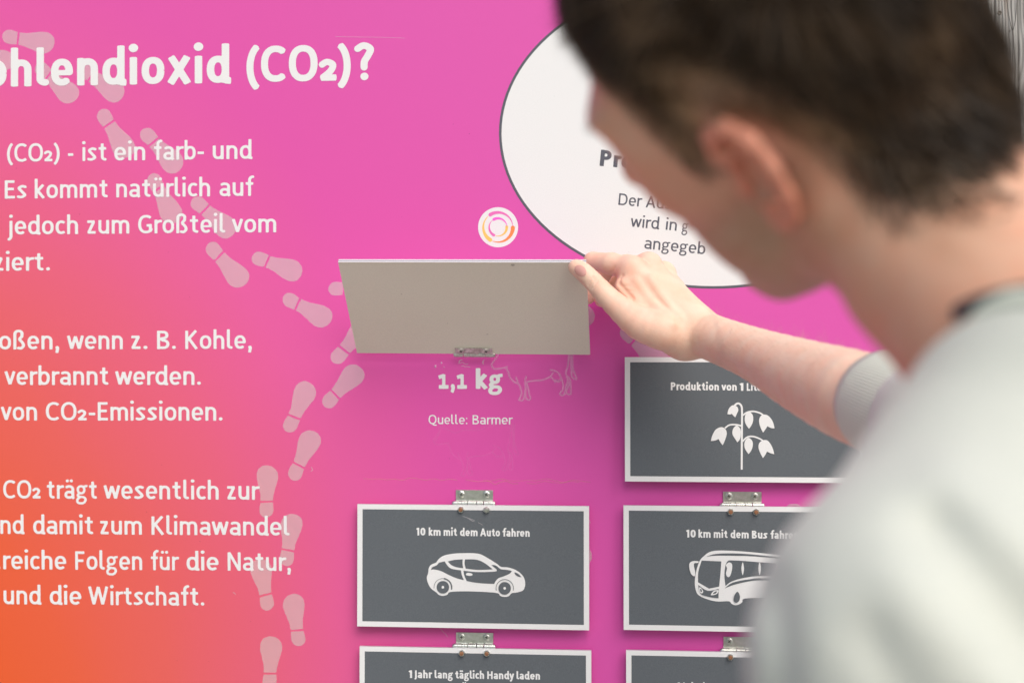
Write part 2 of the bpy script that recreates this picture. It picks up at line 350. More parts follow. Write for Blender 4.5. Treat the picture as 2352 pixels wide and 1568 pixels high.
# footprints ---------------------------------------------------------
heel = np.array([(.285, .125), (.285, .125), (.14, .135), (.05, .105), (0, .03), (.0, -.05), (.06, -.12), (.15, -.135), (.275, -.115), (.275, -.115)])
sole = np.array([(.32, .125), (.32, .125), (.46, .145), (.62, .19), (.76, .225), (.88, .205), (.97, .12), (1, .0), (.965, -.115), (.87, -.18), (.74, -.185), (.58, -.15), (.45, -.12), (.315, -.115), (.315, -.115)])
def footprint(hx, hy, tx, ty, side):
    d = np.array([tx - hx, ty - hy], float); L = np.hypot(*d); d /= L; n = np.array([-d[1], d[0]]) * side
    parts = []
    for o_ in (heel, sole):
        c = catmull(o_, True, 5); c = c + rng.normal(0, .0022, c.shape)
        q = np.array([hx, hy]) + L * (c[:, :1] * d + c[:, 1:] * n); parts.append((PL(q[:, 0], q[:, 1], .0001), tess(q), 0))
    V, F, m = merge(parts); mk('footprint', V, F, MFOOT, board)
for hx, hy, tx, ty, s_ in [(6, 83, 125, 100, 1), (-78, 120, 30, 146, -1), (84, 150, 176, 228, 1), (180, 154, 280, 226, -1), (230, 254, 300, 358, 1), (328, 298, 411, 393, -1),
        (346, 401, 407, 509, 1), (443, 457, 535, 540, -1), (478, 561, 565, 652, 1), (580, 588, 692, 632, -1), (651, 682, 761, 736, 1), (755, 662, 872, 668, -1),
        (766, 832, 846, 735, 1), (745, 932, 830, 845, -1), (661, 991, 708, 877, 1), (671, 1101, 724, 991, -1), (612, 1187, 612, 1068, 1), (656, 1298, 676, 1180, -1),
        (617, 1400, 592, 1284, 1), (687, 1482, 674, 1363, -1), (619, 1582, 621, 1460, 1), (1250, 738, 1366, 724, -1), (1428, 752, 1530, 842, 1), (1556, 792, 1650, 860, -1),
        (1822, 1275, 1822, 1156, 1), (1250, 1290, 1359, 1272, 1)]:
    footprint(hx, hy, tx, ty, s_)

# speech bubble, emblem ------------------------------------------------
def ell(cx, cy, rx, ry, n=120): a = np.linspace(0, 2 * np.pi, n, endpoint=False); return np.stack([cx + rx * np.cos(a), cy + ry * np.sin(a)], 1)
V, F, mi = shape([(ell(1638, 306, 492, 357), 0), (ell(1638, 306, 486, 351), 1)], .0001, .00006)
bub = mk('speech_bubble', V, F, [MGT, MW], board, mi)
lettering([('Proz', 1377, 381, 1475, 389.5)], 27, .14, MGT, bub, .0003)
lettering([('Der', 1420, 470.5, 1474, 475), ('Aus', 1483, 476, 1541, 480.5)], 19.5, .085, MGT, bub, .0003)
lettering([('wird', 1447.5, 520.5, 1514, 526.5), ('in', 1528.2, 527.5, 1553.6, 530), ('g', 1565.5, 531.5, 1580, 533)], 19.5, .085, MGT, bub, .0003)
lettering([('angegeb', 1479.5, 570.5, 1619, 584)], 19.5, .085, MGT, bub, .0003)
ex, ey, k = 1144, 522, .0685 * 4.38 / 4.38
def arcst(r, a0, a1, w0, w1):              # tapered arc, fat end first
    a = np.radians(np.linspace(a0, a1, 22)); return (np.stack([ex + r * np.cos(a), ey - r * np.sin(a)], 1), np.linspace(w0, w1, 22))
V, F, mi = shape([(ell(ex, ey, 46, 46, 60), 0)], .0001); mk('emblem_ground', V, F, MW, board)
for nm, st in (('magenta', arcst(34, 122, 4, 4.2, .5)), ('orange', arcst(34, -2, -112, 4.8, .5)), ('yellow', arcst(34, -122, -228, 4.6, .5)),
               ('pink', arcst(20.5, 118, 6, 3.4, .5)), ('yellow', arcst(20, 2, -106, 3.3, .5)), ('magenta', arcst(20.5, -118, -230, 3.2, .5))):
    V, F = px_strokes([st], .5, .0002); mk('emblem_arc', V, F, {'magenta': MMAG, 'orange': MORA, 'yellow': MYEL, 'pink': MPNK}[nm], board)

# the printed text -----------------------------------------------------
LW = .00025; R_ = .097
lettering(line([('ohlendioxid', -36, 531), ('(CO₂)?', 566, 859)], 198.6, 31, 184.3, 850), 60.4, .125, MW, board, LW, 'headline')
for ws, a, b, c, d in [
    ([('(CO₂)', 16.1, 137), ('-', 155.9, 168.4), ('ist', 188.5, 244.9), ('ein', 262.6, 333.5), ('farb-', 353.7, 468.5), ('und', 488.6, 580)], 371.8, 34, 364.5, 580),
    ([('Es', 10.9, 61.2), ('kommt', 79.8, 247.7), ('natürlich', 267, 482.5), ('auf', 504.3, 584)], 456, 27, 449.5, 584),
    ([('jedoch', 17, 179.2), ('zum', 200.2, 296.9), ('Großteil', 317.4, 517.6), ('vom', 532.5, 634.4)], 538.3, 40, 533.2, 634),
    ([('ziert.', -12.9, 114.8)], 621.6, 0, 621, 115),
    ([('oßen,', -2, 136.2), ('wenn', 153.8, 282), ('z.', 301.4, 338.7), ('B.', 360.7, 403.9), ('Kohle,', 425.5, 578.6)], 801.9, 0, 800.6, 578),
    ([('verbrannt', 10.3, 249), ('werden.', 264.4, 461.4)], 883.4, 0, 883.2, 460),
    ([('von', 1.8, 85), ('CO₂-Emissionen.', 105.5, 511.2)], 964.8, 0, 965.2, 511),
    ([('CO₂', 7.6, 93.3), ('trägt', 107.6, 222.8), ('wesentlich', 237.9, 502.2), ('zur', 521.8, 596.6)], 1143.6, 0, 1146.6, 596),
    ([('nd', .8, 56.6), ('damit', 76.3, 214.1), ('zum', 230.3, 325.9), ('Klimawandel', 348.1, 665.3)], 1224.6, 0, 1228.8, 660),
    ([('l', -8, .6), ('reiche', 7.5, 152.2), ('Folgen', 172.9, 326.6), ('für', 346.6, 411.6), ('die', 428.6, 502.2), ('Natur,', 523, 668.4)], 1305.8, 0, 1310, 668),
    ([('und', 8.3, 95.5), ('die', 114.4, 186.9), ('Wirtschaft.', 202.8, 469.4)], 1386, 0, 1389.7, 469)]:
    lettering(line(ws, a, b, c, d), 30.6, R_, MW, board, LW)
lettering(line([('¹,¹', 1006.7, 1072.6), ('kg', 1092.8, 1154.6)], 891.8, 1006, 892, 1154), 32, .135, MW, board, LW)
lettering(line([('Quelle:', 984.4, 1073.7), ('Barmer', 1085.5, 1178)], 973.3, 984, 974, 1178), 15.3, .085, MW, board, LW)

# cow line drawings -----------------------------------------------------
z6 = lambda L: catmull([(947.4 + x * .2087, 792.4 + y * .2087) for x, y in L], n=4)
cow = [[(960, 60), (940, 110), (915, 150), (875, 205), (880, 240), (910, 262), (1000, 250), (1043, 238)], [(1025, 250), (1055, 290), (1070, 350), (1120, 405), (1165, 425), (1190, 470), (1200, 540), (1175, 590), (1180, 606), (1215, 605), (1230, 560), (1240, 500), (1245, 450), (1238, 400), (1252, 345)],
       [(1140, 355), (1165, 425)], [(1265, 405), (1330, 390), (1420, 385), (1500, 355), (1530, 330), (1545, 305)], [(1255, 415), (1275, 480), (1285, 540), (1300, 590), (1270, 600), (1250, 580), (1245, 530), (1250, 470)],
       [(1520, 275), (1560, 280), (1610, 310), (1640, 370), (1655, 420), (1655, 480), (1625, 530), (1635, 548), (1668, 545), (1680, 500), (1690, 450), (1710, 390), (1695, 340), (1690, 290), (1710, 230), (1720, 120), (1715, 40)],
       [(1520, 350), (1560, 385), (1570, 405), (1590, 385), (1605, 405), (1625, 385), (1640, 375)], [(1740, 40), (1740, 120), (1745, 200), (1750, 300), (1755, 350), (1795, 375), (1805, 360), (1785, 310), (1765, 250), (1760, 120), (1765, 40)],
       [(1700, 340), (1735, 380), (1740, 450), (1745, 520), (1735, 540), (1700, 535), (1695, 510), (1715, 450), (1735, 400)], [(1752, 60), (1752, 300)]]
V, F = px_strokes([(z6(s), 2.1) for s in cow],   .8, .00018); mk('cow_drawing', V, F, MCOW, board)
gh = [[(x - 640, y + 830) for x, y in s] for s in cow] + [[(250, 1060), (300, 960), (300, 900), (380, 925), (480, 965), (560, 935), (740, 935), (840, 890), (960, 885), (1090, 925), (1110, 1060)]]
V, F = px_strokes([(z6(s), 1.3) for s in gh], .8, .00018); mk('faded_cow_mark', V, F, MGHOST, board)
# weathering: glue line, drips, scratches -------------------------------
MSC = mat('dried_residue', s2l((235, 170, 150)), .8, alpha=.45); MSW = mat('pale_scratch', (.85, .8, .82), .6, alpha=.6); MDRK = mat('dirt_speck', (.12, .05, .06), .8, alpha=.6)
def wob(x0, y0, x1, y1, n, a): return catmull([(x0 + (x1 - x0) * i / n, y0 + (y1 - y0) * i / n + rng.normal(0, a)) for i in range(n + 1)], n=4)
V, F = px_strokes([(wob(835, 1099, 1050, 1102, 12, 1.6), .45), (wob(1070, 1104, 1190, 1108, 9, 2.5), .5), (wob(1110, 1100, 1356, 1106, 12, 1.6), .4), (wob(1210, 1108, 1330, 1107, 6, 1.6), .35)], .35, .0003); mk('residue_line', V, F, MSC, board)
for st in [(catmull([(715, 1072), (718, 1078), (714, 1082)]), .5), (wob(1010, 1440, 1028, 1462, 4, .6), .35), (wob(535, 1360, 541, 1362, 3, .8), .5), (wob(1060, 841, 1080, 843, 5, 1.6), .5), (wob(1052, 833, 1075, 836, 5, 2.), .4), (wob(770, 84, 930, 88, 3, .5), .25), (wob(1352, 1190, 1356, 1200, 3, .5), .4)]:
    V, F = px_strokes([st], .3, .0003); mk('scratch', V, F, MSW, board)
for st in [(el(1060, 832, 5.5, 5.5, 150, 300, 10, 2), [.2, .5, .8, 1, 1.1, 1, .8, .6, .4, .2]), (el(1115, 832, 6, 6.5, 130, 260, 10, 2), [.2, .5, .8, 1, 1.1, 1, .8, .6, .4, .2])]:
    V, F = px_strokes([st], .3, .0003); mk('screw_mark', V, F, MSW, board)
sp = [([(rng.uniform(20, 2000), rng.uniform(20, 1550))], rng.uniform(.4, .9)) for _ in range(60)]; parts = []
for (q,), r in sp: e_ = ell(q[0], q[1], r, r * rng.uniform(.6, 1.2), 6); parts.append((PL(e_[:, 0], e_[:, 1], .0004), [list(range(6))[::-1]], 0))
V, F, m = merge(parts); tag(mk('dirt_specks', V, F, MDRK, board), kind='stuff')
mwat = mat('water', (.95, .6, .85), .05, alpha=.5, spec=1, coat=1)
for x_, y_, r_ in ((1000, 841, 2.6), (1014, 833, 1.7), (1020, 843, 1.2), (1511, 829, 1.5)):
    V, F = lathe([(r_ * PM * math.cos(a), -r_ * PM * .6 * math.sin(a)) for a in np.linspace(0, 1.45, 5)], 10); V[:, 2] *= 1.5
    mk('water_drop', V + PL(x_, y_, .0004), F, mwat, board, smooth=True)

# ------------------------------------------------------------------ flaps and hinges
FW, FH, FT = .2517, .1322, .004
zd = lambda x, y, K_=.30424, X=803.9, Y=1091.: (X + x * K_, Y + y * K_)
def hexnut(rusty):
    V1, F1 = lathe([(.0036, .0), (.0036, -.0022), (.0031, -.0028)], 6); V2, F2 = lathe([(.0022, -.0026), (.0022, -.0042), (.0016, -.0048)], 12)
    return merge([(V1, F1, 0), (V2, F2, 1 if rusty else 0)])
ME = {}
def inst(name, key, build, mats, parent, loc, rot=None, smooth=False):
    if key not in ME:
        V, F, mi = build(); o = mk(name, V, F, mats, None, mi, smooth, origin=np.zeros(3)); (o.data.set_sharp_from_angle(angle=.42) if smooth else None); ME[key] = o.data; bpy.data.objects.remove(o)
    o = bpy.data.objects.new(name, ME[key]); COL.objects.link(o); o.parent = parent; o.location = Vector(np.asarray(loc) - org(parent))
    if rot is not None: o.rotation_euler = rot
    return o
def screw_mesh():
    V1, F1 = lathe([(.0039, 0), (.0037, -.0007), (.0028, -.0013), (.0016, -.0014)], 16)
    V2, F2 = box((0, -.00145, 0), (.0034, .0003, .0007)); V3, F3 = box((0, -.00147, 0), (.0007, .0003, .0034))
    R = [[math.cos(.5), 0, math.sin(.5)], [0, 1, 0], [-math.sin(.5), 0, math.cos(.5)]]
    return merge([(V1, F1, 0), (V2 @ np.array(R), F2, 1), (V3 @ np.array(R), F3, 1)])
def knuckle_mesh(L, r=.0029):
    def f():
        V, F = lathe([(r * .95, -L / 2), (r, -L / 2 + .0001), (r, 0), (r, L / 2 - .0001), (r * .95, L / 2)], 16, 'x'); return V, F, [0] * len(F)
    return f
def cap_mesh():
    V, F = lathe([(.0027, 0), (.0027, .0006), (.0022, .0017), (.001, .0023)], 14, 'x'); return V, F, [0] * len(F)
def hinge(cx, cy_top, open_=False, m=MMET):
    """cx px of the middle, cy_top px of the top of the leaf screwed to the board"""
    c = PL(cx, cy_top, .002); W = .0405; S = PM
    up_, dn = .0, -.0118
    V1, F1 = box(c + [0, .0011, -.0058], (W, .0012, .0116))
    tabs = [(V1, F1, 0)]
    for x_ in (-.0105, .0065): tabs.append((*box(c + [x_, -.0004, -.0128], (.0078, .0010, .0042)), 0))
    V, F, mi = merge(tabs); h_ = mk('hinge', V, F, m, board)
    bm_z = -.0142; xs_ = [-.0179, -.0105, -.0021, .0065, .0160]; Ls = [.0078, .0066, .0087, .0072, .0098]
    for x_, L in zip(xs_, Ls): inst('knuckle', ('kn', L, m.name), knuckle_mesh(L), m, h_, c + [x_, -.0022, bm_z], smooth=True)
    inst('pin_end', ('cap', m.name), cap_mesh, m, h_, c + [.0210, -.0022, bm_z], smooth=True)
    inst('pin_end', ('cap', m.name), cap_mesh, m, h_, c + [-.0219, -.0022, bm_z], (0, 0, math.pi), smooth=True)
    for x_ in (-.0142, .0131): inst('screw', ('scr', m.name), screw_mesh, [m, MDARK], h_, c + [x_, .0004, -.0047], (0, rng.uniform(0, 1.5), 0))
    return h_
def flap(tl, bl, label, words, pict, rusts=(1, 0), tilt=.022, bolts=None, clip=None):
    LF = .0095
    a = PL(*tl, LF); zx = a[0], a[2]
    off = -math.atan2(PL(*bl, LF)[0] - a[0], FH) * .0
    def place(u, v, dpt=0.):               # u from left, v down from top, dpt towards the viewer
        u = np.asarray(u, float); v = np.asarray(v, float)
        return np.stack([zx[0] + u + off * v, -LF - v * math.sin(tilt) - dpt + 0 * u, zx[1] - v * math.cos(tilt) + 0 * u], -1)
    V = np.array([place(u, v, d) for d in (0, -FT) for u, v in ((0, 0), (FW, 0), (FW, FH), (0, FH))])
    F = [[0, 3, 2, 1], [4, 5, 6, 7], [0, 1, 5, 4], [1, 2, 6, 5], [2, 3, 7, 6], [3, 0, 4, 7]]
    f_ = mk('flap', V, F, [MWF, MBE, MEDGE], board, [0, 1, 2, 2, 2, 2]); tag(f_, label)
    b = .0057
    q = place([b, FW - b, FW - b, b], [b * .95, b * .95, FH - b, FH - b], .0001)
    mk('grey_print', q, [[0, 3, 2, 1]], MG, f_)
    def lift_at(o, extra):                 # move flat art made on Y=-LF onto the tilted flap face
        M_ = o.data; po = org(o)
        for v in M_.vertices:
            z = v.co.z + po[2]; v.co.y = -LF - (zx[1] - z) * math.tan(tilt) - extra - po[1]
    for ws, xh, h_ in words:
        o = lettering(ws, xh, h_, MW, f_, LF); lift_at(o, .0003)
    if pict:
        parts = []
        for k_, (P, m) in enumerate(pict):
            P = np.asarray(P, float); W_ = PL(P[:, 0], P[:, 1], LF); W_[:, 1] = -LF - (zx[1] - W_[:, 2]) * math.tan(tilt) - .0002 - k_ * .00006
            parts.append((W_, tess(P), m))
        V, F, mi = merge(parts); mk('pictogram', V, F, [MW, MG], f_, mi)
    for (x_, y_), r in zip(bolts or [], rusts):
        a_ = PL(x_, y_, LF); a_[1] = -LF - (zx[1] - a_[2]) * math.tan(tilt) - .0002
        inst('nut', ('nut', r), lambda: hexnut(r), [MMET, MRUST], f_, a_, (0, rng.uniform(0, 1), 0))
    return f_
# car pictogram
q5 = lambda L, c=True, n=4: catmull([(918.7 + x * .15868, 1194.3 + y * .15868) for x, y in L], c, n)
q5s = lambda L: np.array([(918.7 + x * .15868, 1194.3 + y * .15868) for x, y in L])
def ring(cx, cy, r0, r1, a0, a1, K_=q5s):  # annular sector as a polygon, angles clockwise from +x on screen
    a = np.radians(np.linspace(a0, a1, 26)); return K_([(cx + r1 * math.cos(x), cy + r1 * math.sin(x)) for x in a] + [(cx + r0 * math.cos(x), cy + r0 * math.sin(x)) for x in a[::-1]])
car = [(q5([(392, 830), (412, 755), (420, 690), (450, 640), (515, 612), (530, 600), (575, 545), (650, 502), (780, 478), (900, 471), (1050, 471), (1160, 485), (1260, 535), (1400, 620), (1465, 668), (1560, 675), (1660, 705), (1740, 755), (1795, 820), (1815, 900), (1808, 960), (1780, 1010), (1700, 1035), (1620, 1048), (1580, 1088), (1518, 1100), (1455, 1085), (1420, 1048), (1250, 1030), (950, 1020), (732, 1030), (690, 1068), (622, 1085), (565, 1070), (530, 1035), (460, 985), (415, 915)]), 0),
       (q5([(452, 712), (452, 712), (470, 675), (535, 645), (565, 608), (565, 608), (650, 588), (650, 588), (690, 650), (750, 695), (885, 718), (885, 718), (900, 790), (928, 860), (928, 860), (830, 835), (720, 790), (600, 730), (500, 706)]), 1),
       (q5([(695, 590), (695, 590), (790, 568), (910, 560), (910, 560), (908, 620), (918, 688), (918, 688), (820, 672), (745, 640)]), 1),
       (q5([(945, 560), (945, 560), (1060, 560), (1140, 572), (1230, 615), (1345, 703), (1345, 703), (1200, 711), (1080, 708), (955, 692), (955, 692), (938, 620)]), 1),
       (q5([(1325, 642), (1325, 642), (1378, 644), (1420, 670), (1465, 702), (1560, 712), (1622, 728), (1622, 728), (1590, 765), (1500, 805), (1430, 830), (1390, 870), (1366, 913), (1366, 913), (1200, 905), (1080, 892), (968, 870), (968, 870), (935, 790), (922, 723), (922, 723), (1080, 740), (1220, 742), (1380, 735), (1404, 718), (1390, 695)]), 1),
       (q5([(958, 770), (985, 753), (1040, 762), (1054, 785), (1020, 797), (970, 790)]), 0),
       (q5([(1660, 745), (1660, 745), (1710, 765), (1762, 816), (1762, 816), (1710, 805), (1670, 775)]), 1),
       (ring(622, 960, 121, 127, 172, 280), 1), (ring(622, 965, 122, 140, 278, 372), 1), (ring(1520, 975, 122, 130, 165, 375), 1)]
for wx, wy in ((626, 960), (1519, 975)): car += [(q5s(ell(wx, wy, 90, 90, 36)), 1), (q5s(ell(wx, wy, 19, 20, 20)), 0)]
flap((821, 1157), (820, 1434), 'closed grey flap with white border and a car pictogram', [(line([('10', 956, 977.3), ('km', 984.9, 1012.3), ('mit', 1019.3, 1050.3), ('dem', 1057, 1097.2), ('Auto', 1103, 1148.6), ('fahren', 1154.4, 1216.8)], 1228.3, 956, 1231.4, 1216), 12.8, .135)], car, (1, 0), bolts=[(1059, 1169.5), (1117.5, 1170)])
zl = line([('1', 938.7, 946.9), ('Jahr', 952.4, 993.1), ('lang', 998.6, 1040.6), ('täglich', 1045.8, 1112.1), ('Handy', 1119.4, 1181.2), ('laden', 1186.6, 1240.5)], 1555, 938, 1558.9, 1240)
flap((826, 1483), (826, 1763), 'closed grey flap at the bottom edge captioned about charging a phone', [(zl, 12.8, .135), (line([('mit', 1022, 1054), ('Ök', 1061, 1083)], 1588, 1022, 1589, 1083), 12.8, .135)], None, (1, 1), bolts=[(1061, 1498.5), (1118.5, 1499)])
# oat pictogram   zoom: x = 1407 + u*.5056, y = 775.2 + v*.5056
o6 = lambda L, c=True, n=4: catmull([(1406.8 + x * .5056, 775.2 + y * .5056) for x, y in L], c, n)
def drop(x, y, w, hgt, lean=0): return o6([(x, y - hgt / 2), (x + w * .45, y - hgt * .3), (x + w / 2, y + hgt * .02), (x + w * .3 + lean, y + hgt * .3), (x + lean, y + hgt / 2), (x + lean, y + hgt / 2), (x - w * .35 + lean, y + hgt * .25), (x - w / 2, y), (x - w * .42, y - hgt * .3)])
def strokepoly(L, wd):
    c = catmull([(1406.8 + x * .5056, 775.2 + y * .5056) for x, y in L], n=5); d = np.gradient(c, axis=0); d /= np.linalg.norm(d, axis=1)[:, None]; n = np.stack([-d[:, 1], d[:, 0]], 1) * wd
    return np.vstack([c + n, (c - n)[::-1]])
oat = [(strokepoly([(586, 597), (587, 450), (588, 340), (585, 310), (572, 298), (558, 304), (550, 318)], 2.2), 0),
       (strokepoly([(592, 352), (612, 338), (640, 334), (670, 342), (690, 356)], 1.8), 0), (strokepoly([(590, 470), (612, 450), (640, 448), (668, 458), (690, 472)], 1.8), 0), (strokepoly([(586, 400), (560, 394), (530, 396), (510, 410)], 1.8), 0),
       (drop(619, 374, 38, 78), 0), (drop(563, 436, 38, 76, 4), 0), (drop(617, 490, 38, 74), 0),
       (o6([(680, 350), (700, 350), (718, 365), (730, 388), (735, 411), (735, 411), (718, 409), (703, 401), (703, 401), (692, 418), (683, 430), (683, 430), (672, 408), (665, 382), (668, 362)]), 0),
       (o6([(680, 466), (700, 464), (716, 480), (728, 505), (733, 527), (733, 527), (716, 523), (701, 515), (701, 515), (692, 532), (682, 545), (682, 545), (670, 522), (662, 497), (666, 477)]), 0),
       (o6([(500, 406), (515, 418), (518, 438), (510, 465), (500, 487), (500, 487), (490, 475), (481, 459), (481, 459), (465, 466), (446, 468), (446, 468), (452, 445), (465, 420), (482, 408)]), 0),
       (o6([(548, 306), (565, 312), (571, 328), (564, 346), (557, 361), (557, 361), (549, 354), (542, 345), (542, 345), (532, 348), (521, 346), (521, 346), (526, 326), (536, 312)]), 0)]
flap((1435, 820), (1430, 1103), 'closed grey flap with a white oat plant pictogram', [(line([('Produktion', 1540.7, 1651.1), ('von', 1656.7, 1692), ('1', 1697.7, 1707.2), ('Liter', 1715, 1757)], 895.2, 1540, 897.2, 1757), 12.9, .135)], oat, tilt=.03)
# bus pictogram
bus = [(o6([(415, 990), (440, 972), (480, 965), (560, 967), (660, 975), (800, 990), (1000, 1010), (1060, 1040), (1070, 1120), (1060, 1165), (900, 1172), (700, 1178), (600, 1182), (588, 1200), (560, 1212), (540, 1205), (528, 1194), (480, 1195), (440, 1188), (400, 1172), (382, 1155), (374, 1120), (376, 1080), (385, 1040), (398, 1008)]), 0),
       (o6([(405, 1010), (405, 1010), (494, 1014), (494, 1014), (490, 1070), (484, 1128), (484, 1128), (438, 1137), (438, 1137), (388, 1108), (388, 1108), (390, 1060)]), 1),
       (o6([(425, 993), (425, 993), (470, 980), (560, 978), (660, 985), (860, 1005), (860, 1005), (860, 1012), (860, 1012), (650, 992), (560, 989), (470, 988)]), 1),
       (o6([(520, 1016), (560, 1010), (700, 1020), (1000, 1040), (1000, 1040), (1000, 1095), (1000, 1095), (700, 1080), (600, 1088), (540, 1105), (513, 1125), (513, 1125), (508, 1070)]), 1),
       (o6([(509, 1136), (509, 1136), (545, 1110), (620, 1095), (700, 1090), (1000, 1100), (1000, 1100), (1000, 1108), (1000, 1108), (700, 1100), (620, 1104), (550, 1120)]), 1),
       (o6([(515, 1030), (530, 1018), (543, 1028), (541, 1058), (532, 1082), (521, 1083), (515, 1068), (520, 1045)]), 0),
       (o6([(585, 1046), (591, 1017), (597, 1046), (591, 1076)]), 0), (o6([(662, 1046), (668, 1017), (674, 1046), (668, 1076)]), 0), (o6([(740, 1050), (746, 1022), (752, 1050), (746, 1080)]), 0),
       (o6([(389, 1120), (389, 1120), (432, 1146), (482, 1138), (482, 1138), (481, 1180), (481, 1180), (440, 1174), (400, 1160)]), 1),
       (o6([(393, 1132), (402, 1133), (412, 1150), (405, 1158), (396, 1152)]), 0), (o6([(446, 1164), (460, 1146), (481, 1144), (474, 1160), (456, 1166)]), 0),
       (o6([(398, 1138), (404, 1140), (406, 1150), (400, 1150)]), 1), (o6([(455, 1160), (464, 1151), (474, 1149), (468, 1158)]), 1),
       (o6([(567, 1150), (578, 1170), (574, 1192), (560, 1200), (550, 1190), (553, 1168)]), 1),
       (o6([(390, 1013), (365, 1012), (350, 1022), (349, 1045), (358, 1072), (373, 1080), (375, 1060), (370, 1035), (372, 1022), (388, 1020)]), 0)]
flap((1432, 1160), (1431, 1441), 'closed grey flap with a bus pictogram beside the car flap', [(line([('10', 1575.4, 1597.9), ('km', 1604, 1632), ('mit', 1639.3, 1671.3), ('dem', 1678, 1719.5), ('Bus', 1726.8, 1762.7), ('fahren', 1769.4, 1834)], 1232.9, 1575, 1235.6, 1762), 12.9, .135)], bus, (1, 1), bolts=[(1678, 1174.5), (1736.5, 1175)])
flap((1438, 1492), (1438, 1772), 'closed grey flap partly behind the shoulder at the bottom edge', [(line([('1', 1554, 1562), ('Jahr', 1568, 1609), ('lang', 1615, 1657)], 1583, 1554, 1584, 1657), 12.9, .135)], None, (1, 0), bolts=[(1677.5, 1507.5), (1737, 1508)])
for cx_, cy_ in ((1089.5, 1125), (1090, 1452.5), (1705, 1129), (1706, 1462.5)): hinge(cx_, cy_)
for st in [(catmull([(1063, 1185), (1075, 1189), (1089, 1194), (1086, 1196), (1077, 1191)]), .35), (catmull([(1098, 1199), (1109, 1205)]), .25)]:
    V, F = px_strokes([st], .25, .0135); mk('flap_scratch', V, F, MSW, board)

# the raised flap: hinged at its lower edge, swung out towards the reader
LO = .011
bl_, br_ = PL(820, 807.5, LO), PL(1355.5, 817.5, LO); width = br_ - bl_
oz = (bl_[2] + br_[2]) / 2; ax = np.array([bl_[0], -LO, oz]); W_ = br_[0] - bl_[0]
d_out, d_up = .094, .0935
def RF(u, v, w=0.):                        # u along the hinge, v up the flap, w thickness away from the viewer
    n = np.array([0, d_up, d_out]); n = n / np.linalg.norm(n)
    e = np.array([0, -d_out, d_up]); e = e / np.linalg.norm(e)
    return ax + np.array([u, 0, -.0022 * u / W_ + .0011]) + e * v + n * w
HH = math.hypot(d_out, d_up)
Vr = np.array([RF(u, v, w_) for w_ in (0, .0012, .0030, .0042) for u, v in ((0, 0), (W_, 0), (W_, HH), (0, HH))])
Fr = [[0, 1, 2, 3], [15, 14, 13, 12]]; mr = [0, 1]
for L_ in range(3):
    for k_ in range(4): a_, b_ = L_ * 4 + k_, L_ * 4 + (k_ + 1) % 4; Fr.append([b_, a_, a_ + 4, b_ + 4]); mr.append([3, 2, 3][L_])
MCORE = mat('panel_core', s2l((150, 148, 158)), .45); MSHEET = mat('panel_sheet_edge', (.72, .72, .74), .3)
rf = mk('flap', Vr, Fr, [MBE, MWF, MCORE, MSHEET], board, mr); tag(rf, 'raised flap showing its plain beige back, lifted by the hand')
# hinge leaf on the beige back
lw = .0405; u0 = PL(1089.5, 812, LO)[0] - bl_[0]
parts = []
for (a_, b_, c_, d_) in ((-lw / 2, lw / 2, .0022, .0098), (-lw / 2, -.0115, -.0010, .0022), (-.0045, .0050, -.0010, .0022), (.0118, lw / 2, -.0010, .0022)):
    P8 = np.array([RF(u0 + u, v, w_) for w_ in (-.0014, -.0003) for u, v in ((a_, c_), (b_, c_), (b_, d_), (a_, d_))])
    parts.append((P8, [[0, 1, 2, 3], [7, 6, 5, 4], [1, 0, 4, 5], [2, 1, 5, 6], [3, 2, 6, 7], [0, 3, 7, 4]], 0))
V, F, mi = merge(parts); hl = mk('hinge', V, F, MMETD, board); ang = math.atan2(d_out, d_up)
for x_, L in zip([-.0166, -.0080, .0003, .0084, .0166], [.0083, .0066, .0093, .0068, .0083]): inst('knuckle', ('kn', L, MMETD.name), knuckle_mesh(L), MMETD, hl, RF(u0 + x_, -.0015, .0004), smooth=True)
for x_ in (-.0137, .0134): inst('screw', ('scr', MMETD.name), screw_mesh, [MMETD, MDARK], hl, RF(u0 + x_, .0063, -.0014), (ang, 0, 0))
inst('pin_end', ('cap', MMETD.name), cap_mesh, MMETD, hl, RF(u0 + .0208, -.0015, .0004), smooth=True)
inst('pin_end', ('cap', MMETD.name), cap_mesh, MMETD, hl, RF(u0 - .0208, -.0015, .0004), (0, 0, math.pi), smooth=True)
MSM = mat('smudge', (.10, .08, .06), .7, alpha=.35)
for u, v, r_, q_ in ((.179, .129, .0016, 1.6), (.104, .046, .0006, 1), (.187, .052, .0004, 1), (.06, .088, .0005, 2), (.21, .02, .0004, 1), (.145, .030, .0005, 3)):
    P = np.array([RF(u + r_ * q_ * math.cos(a) * rng.uniform(.6, 1.1), v + r_ * math.sin(a) * rng.uniform(.6, 1.1), -.00012) for a in np.linspace(0, 6.28, 14, endpoint=False)])
    mk('smudge', P, [list(range(14))], MSM, rf)

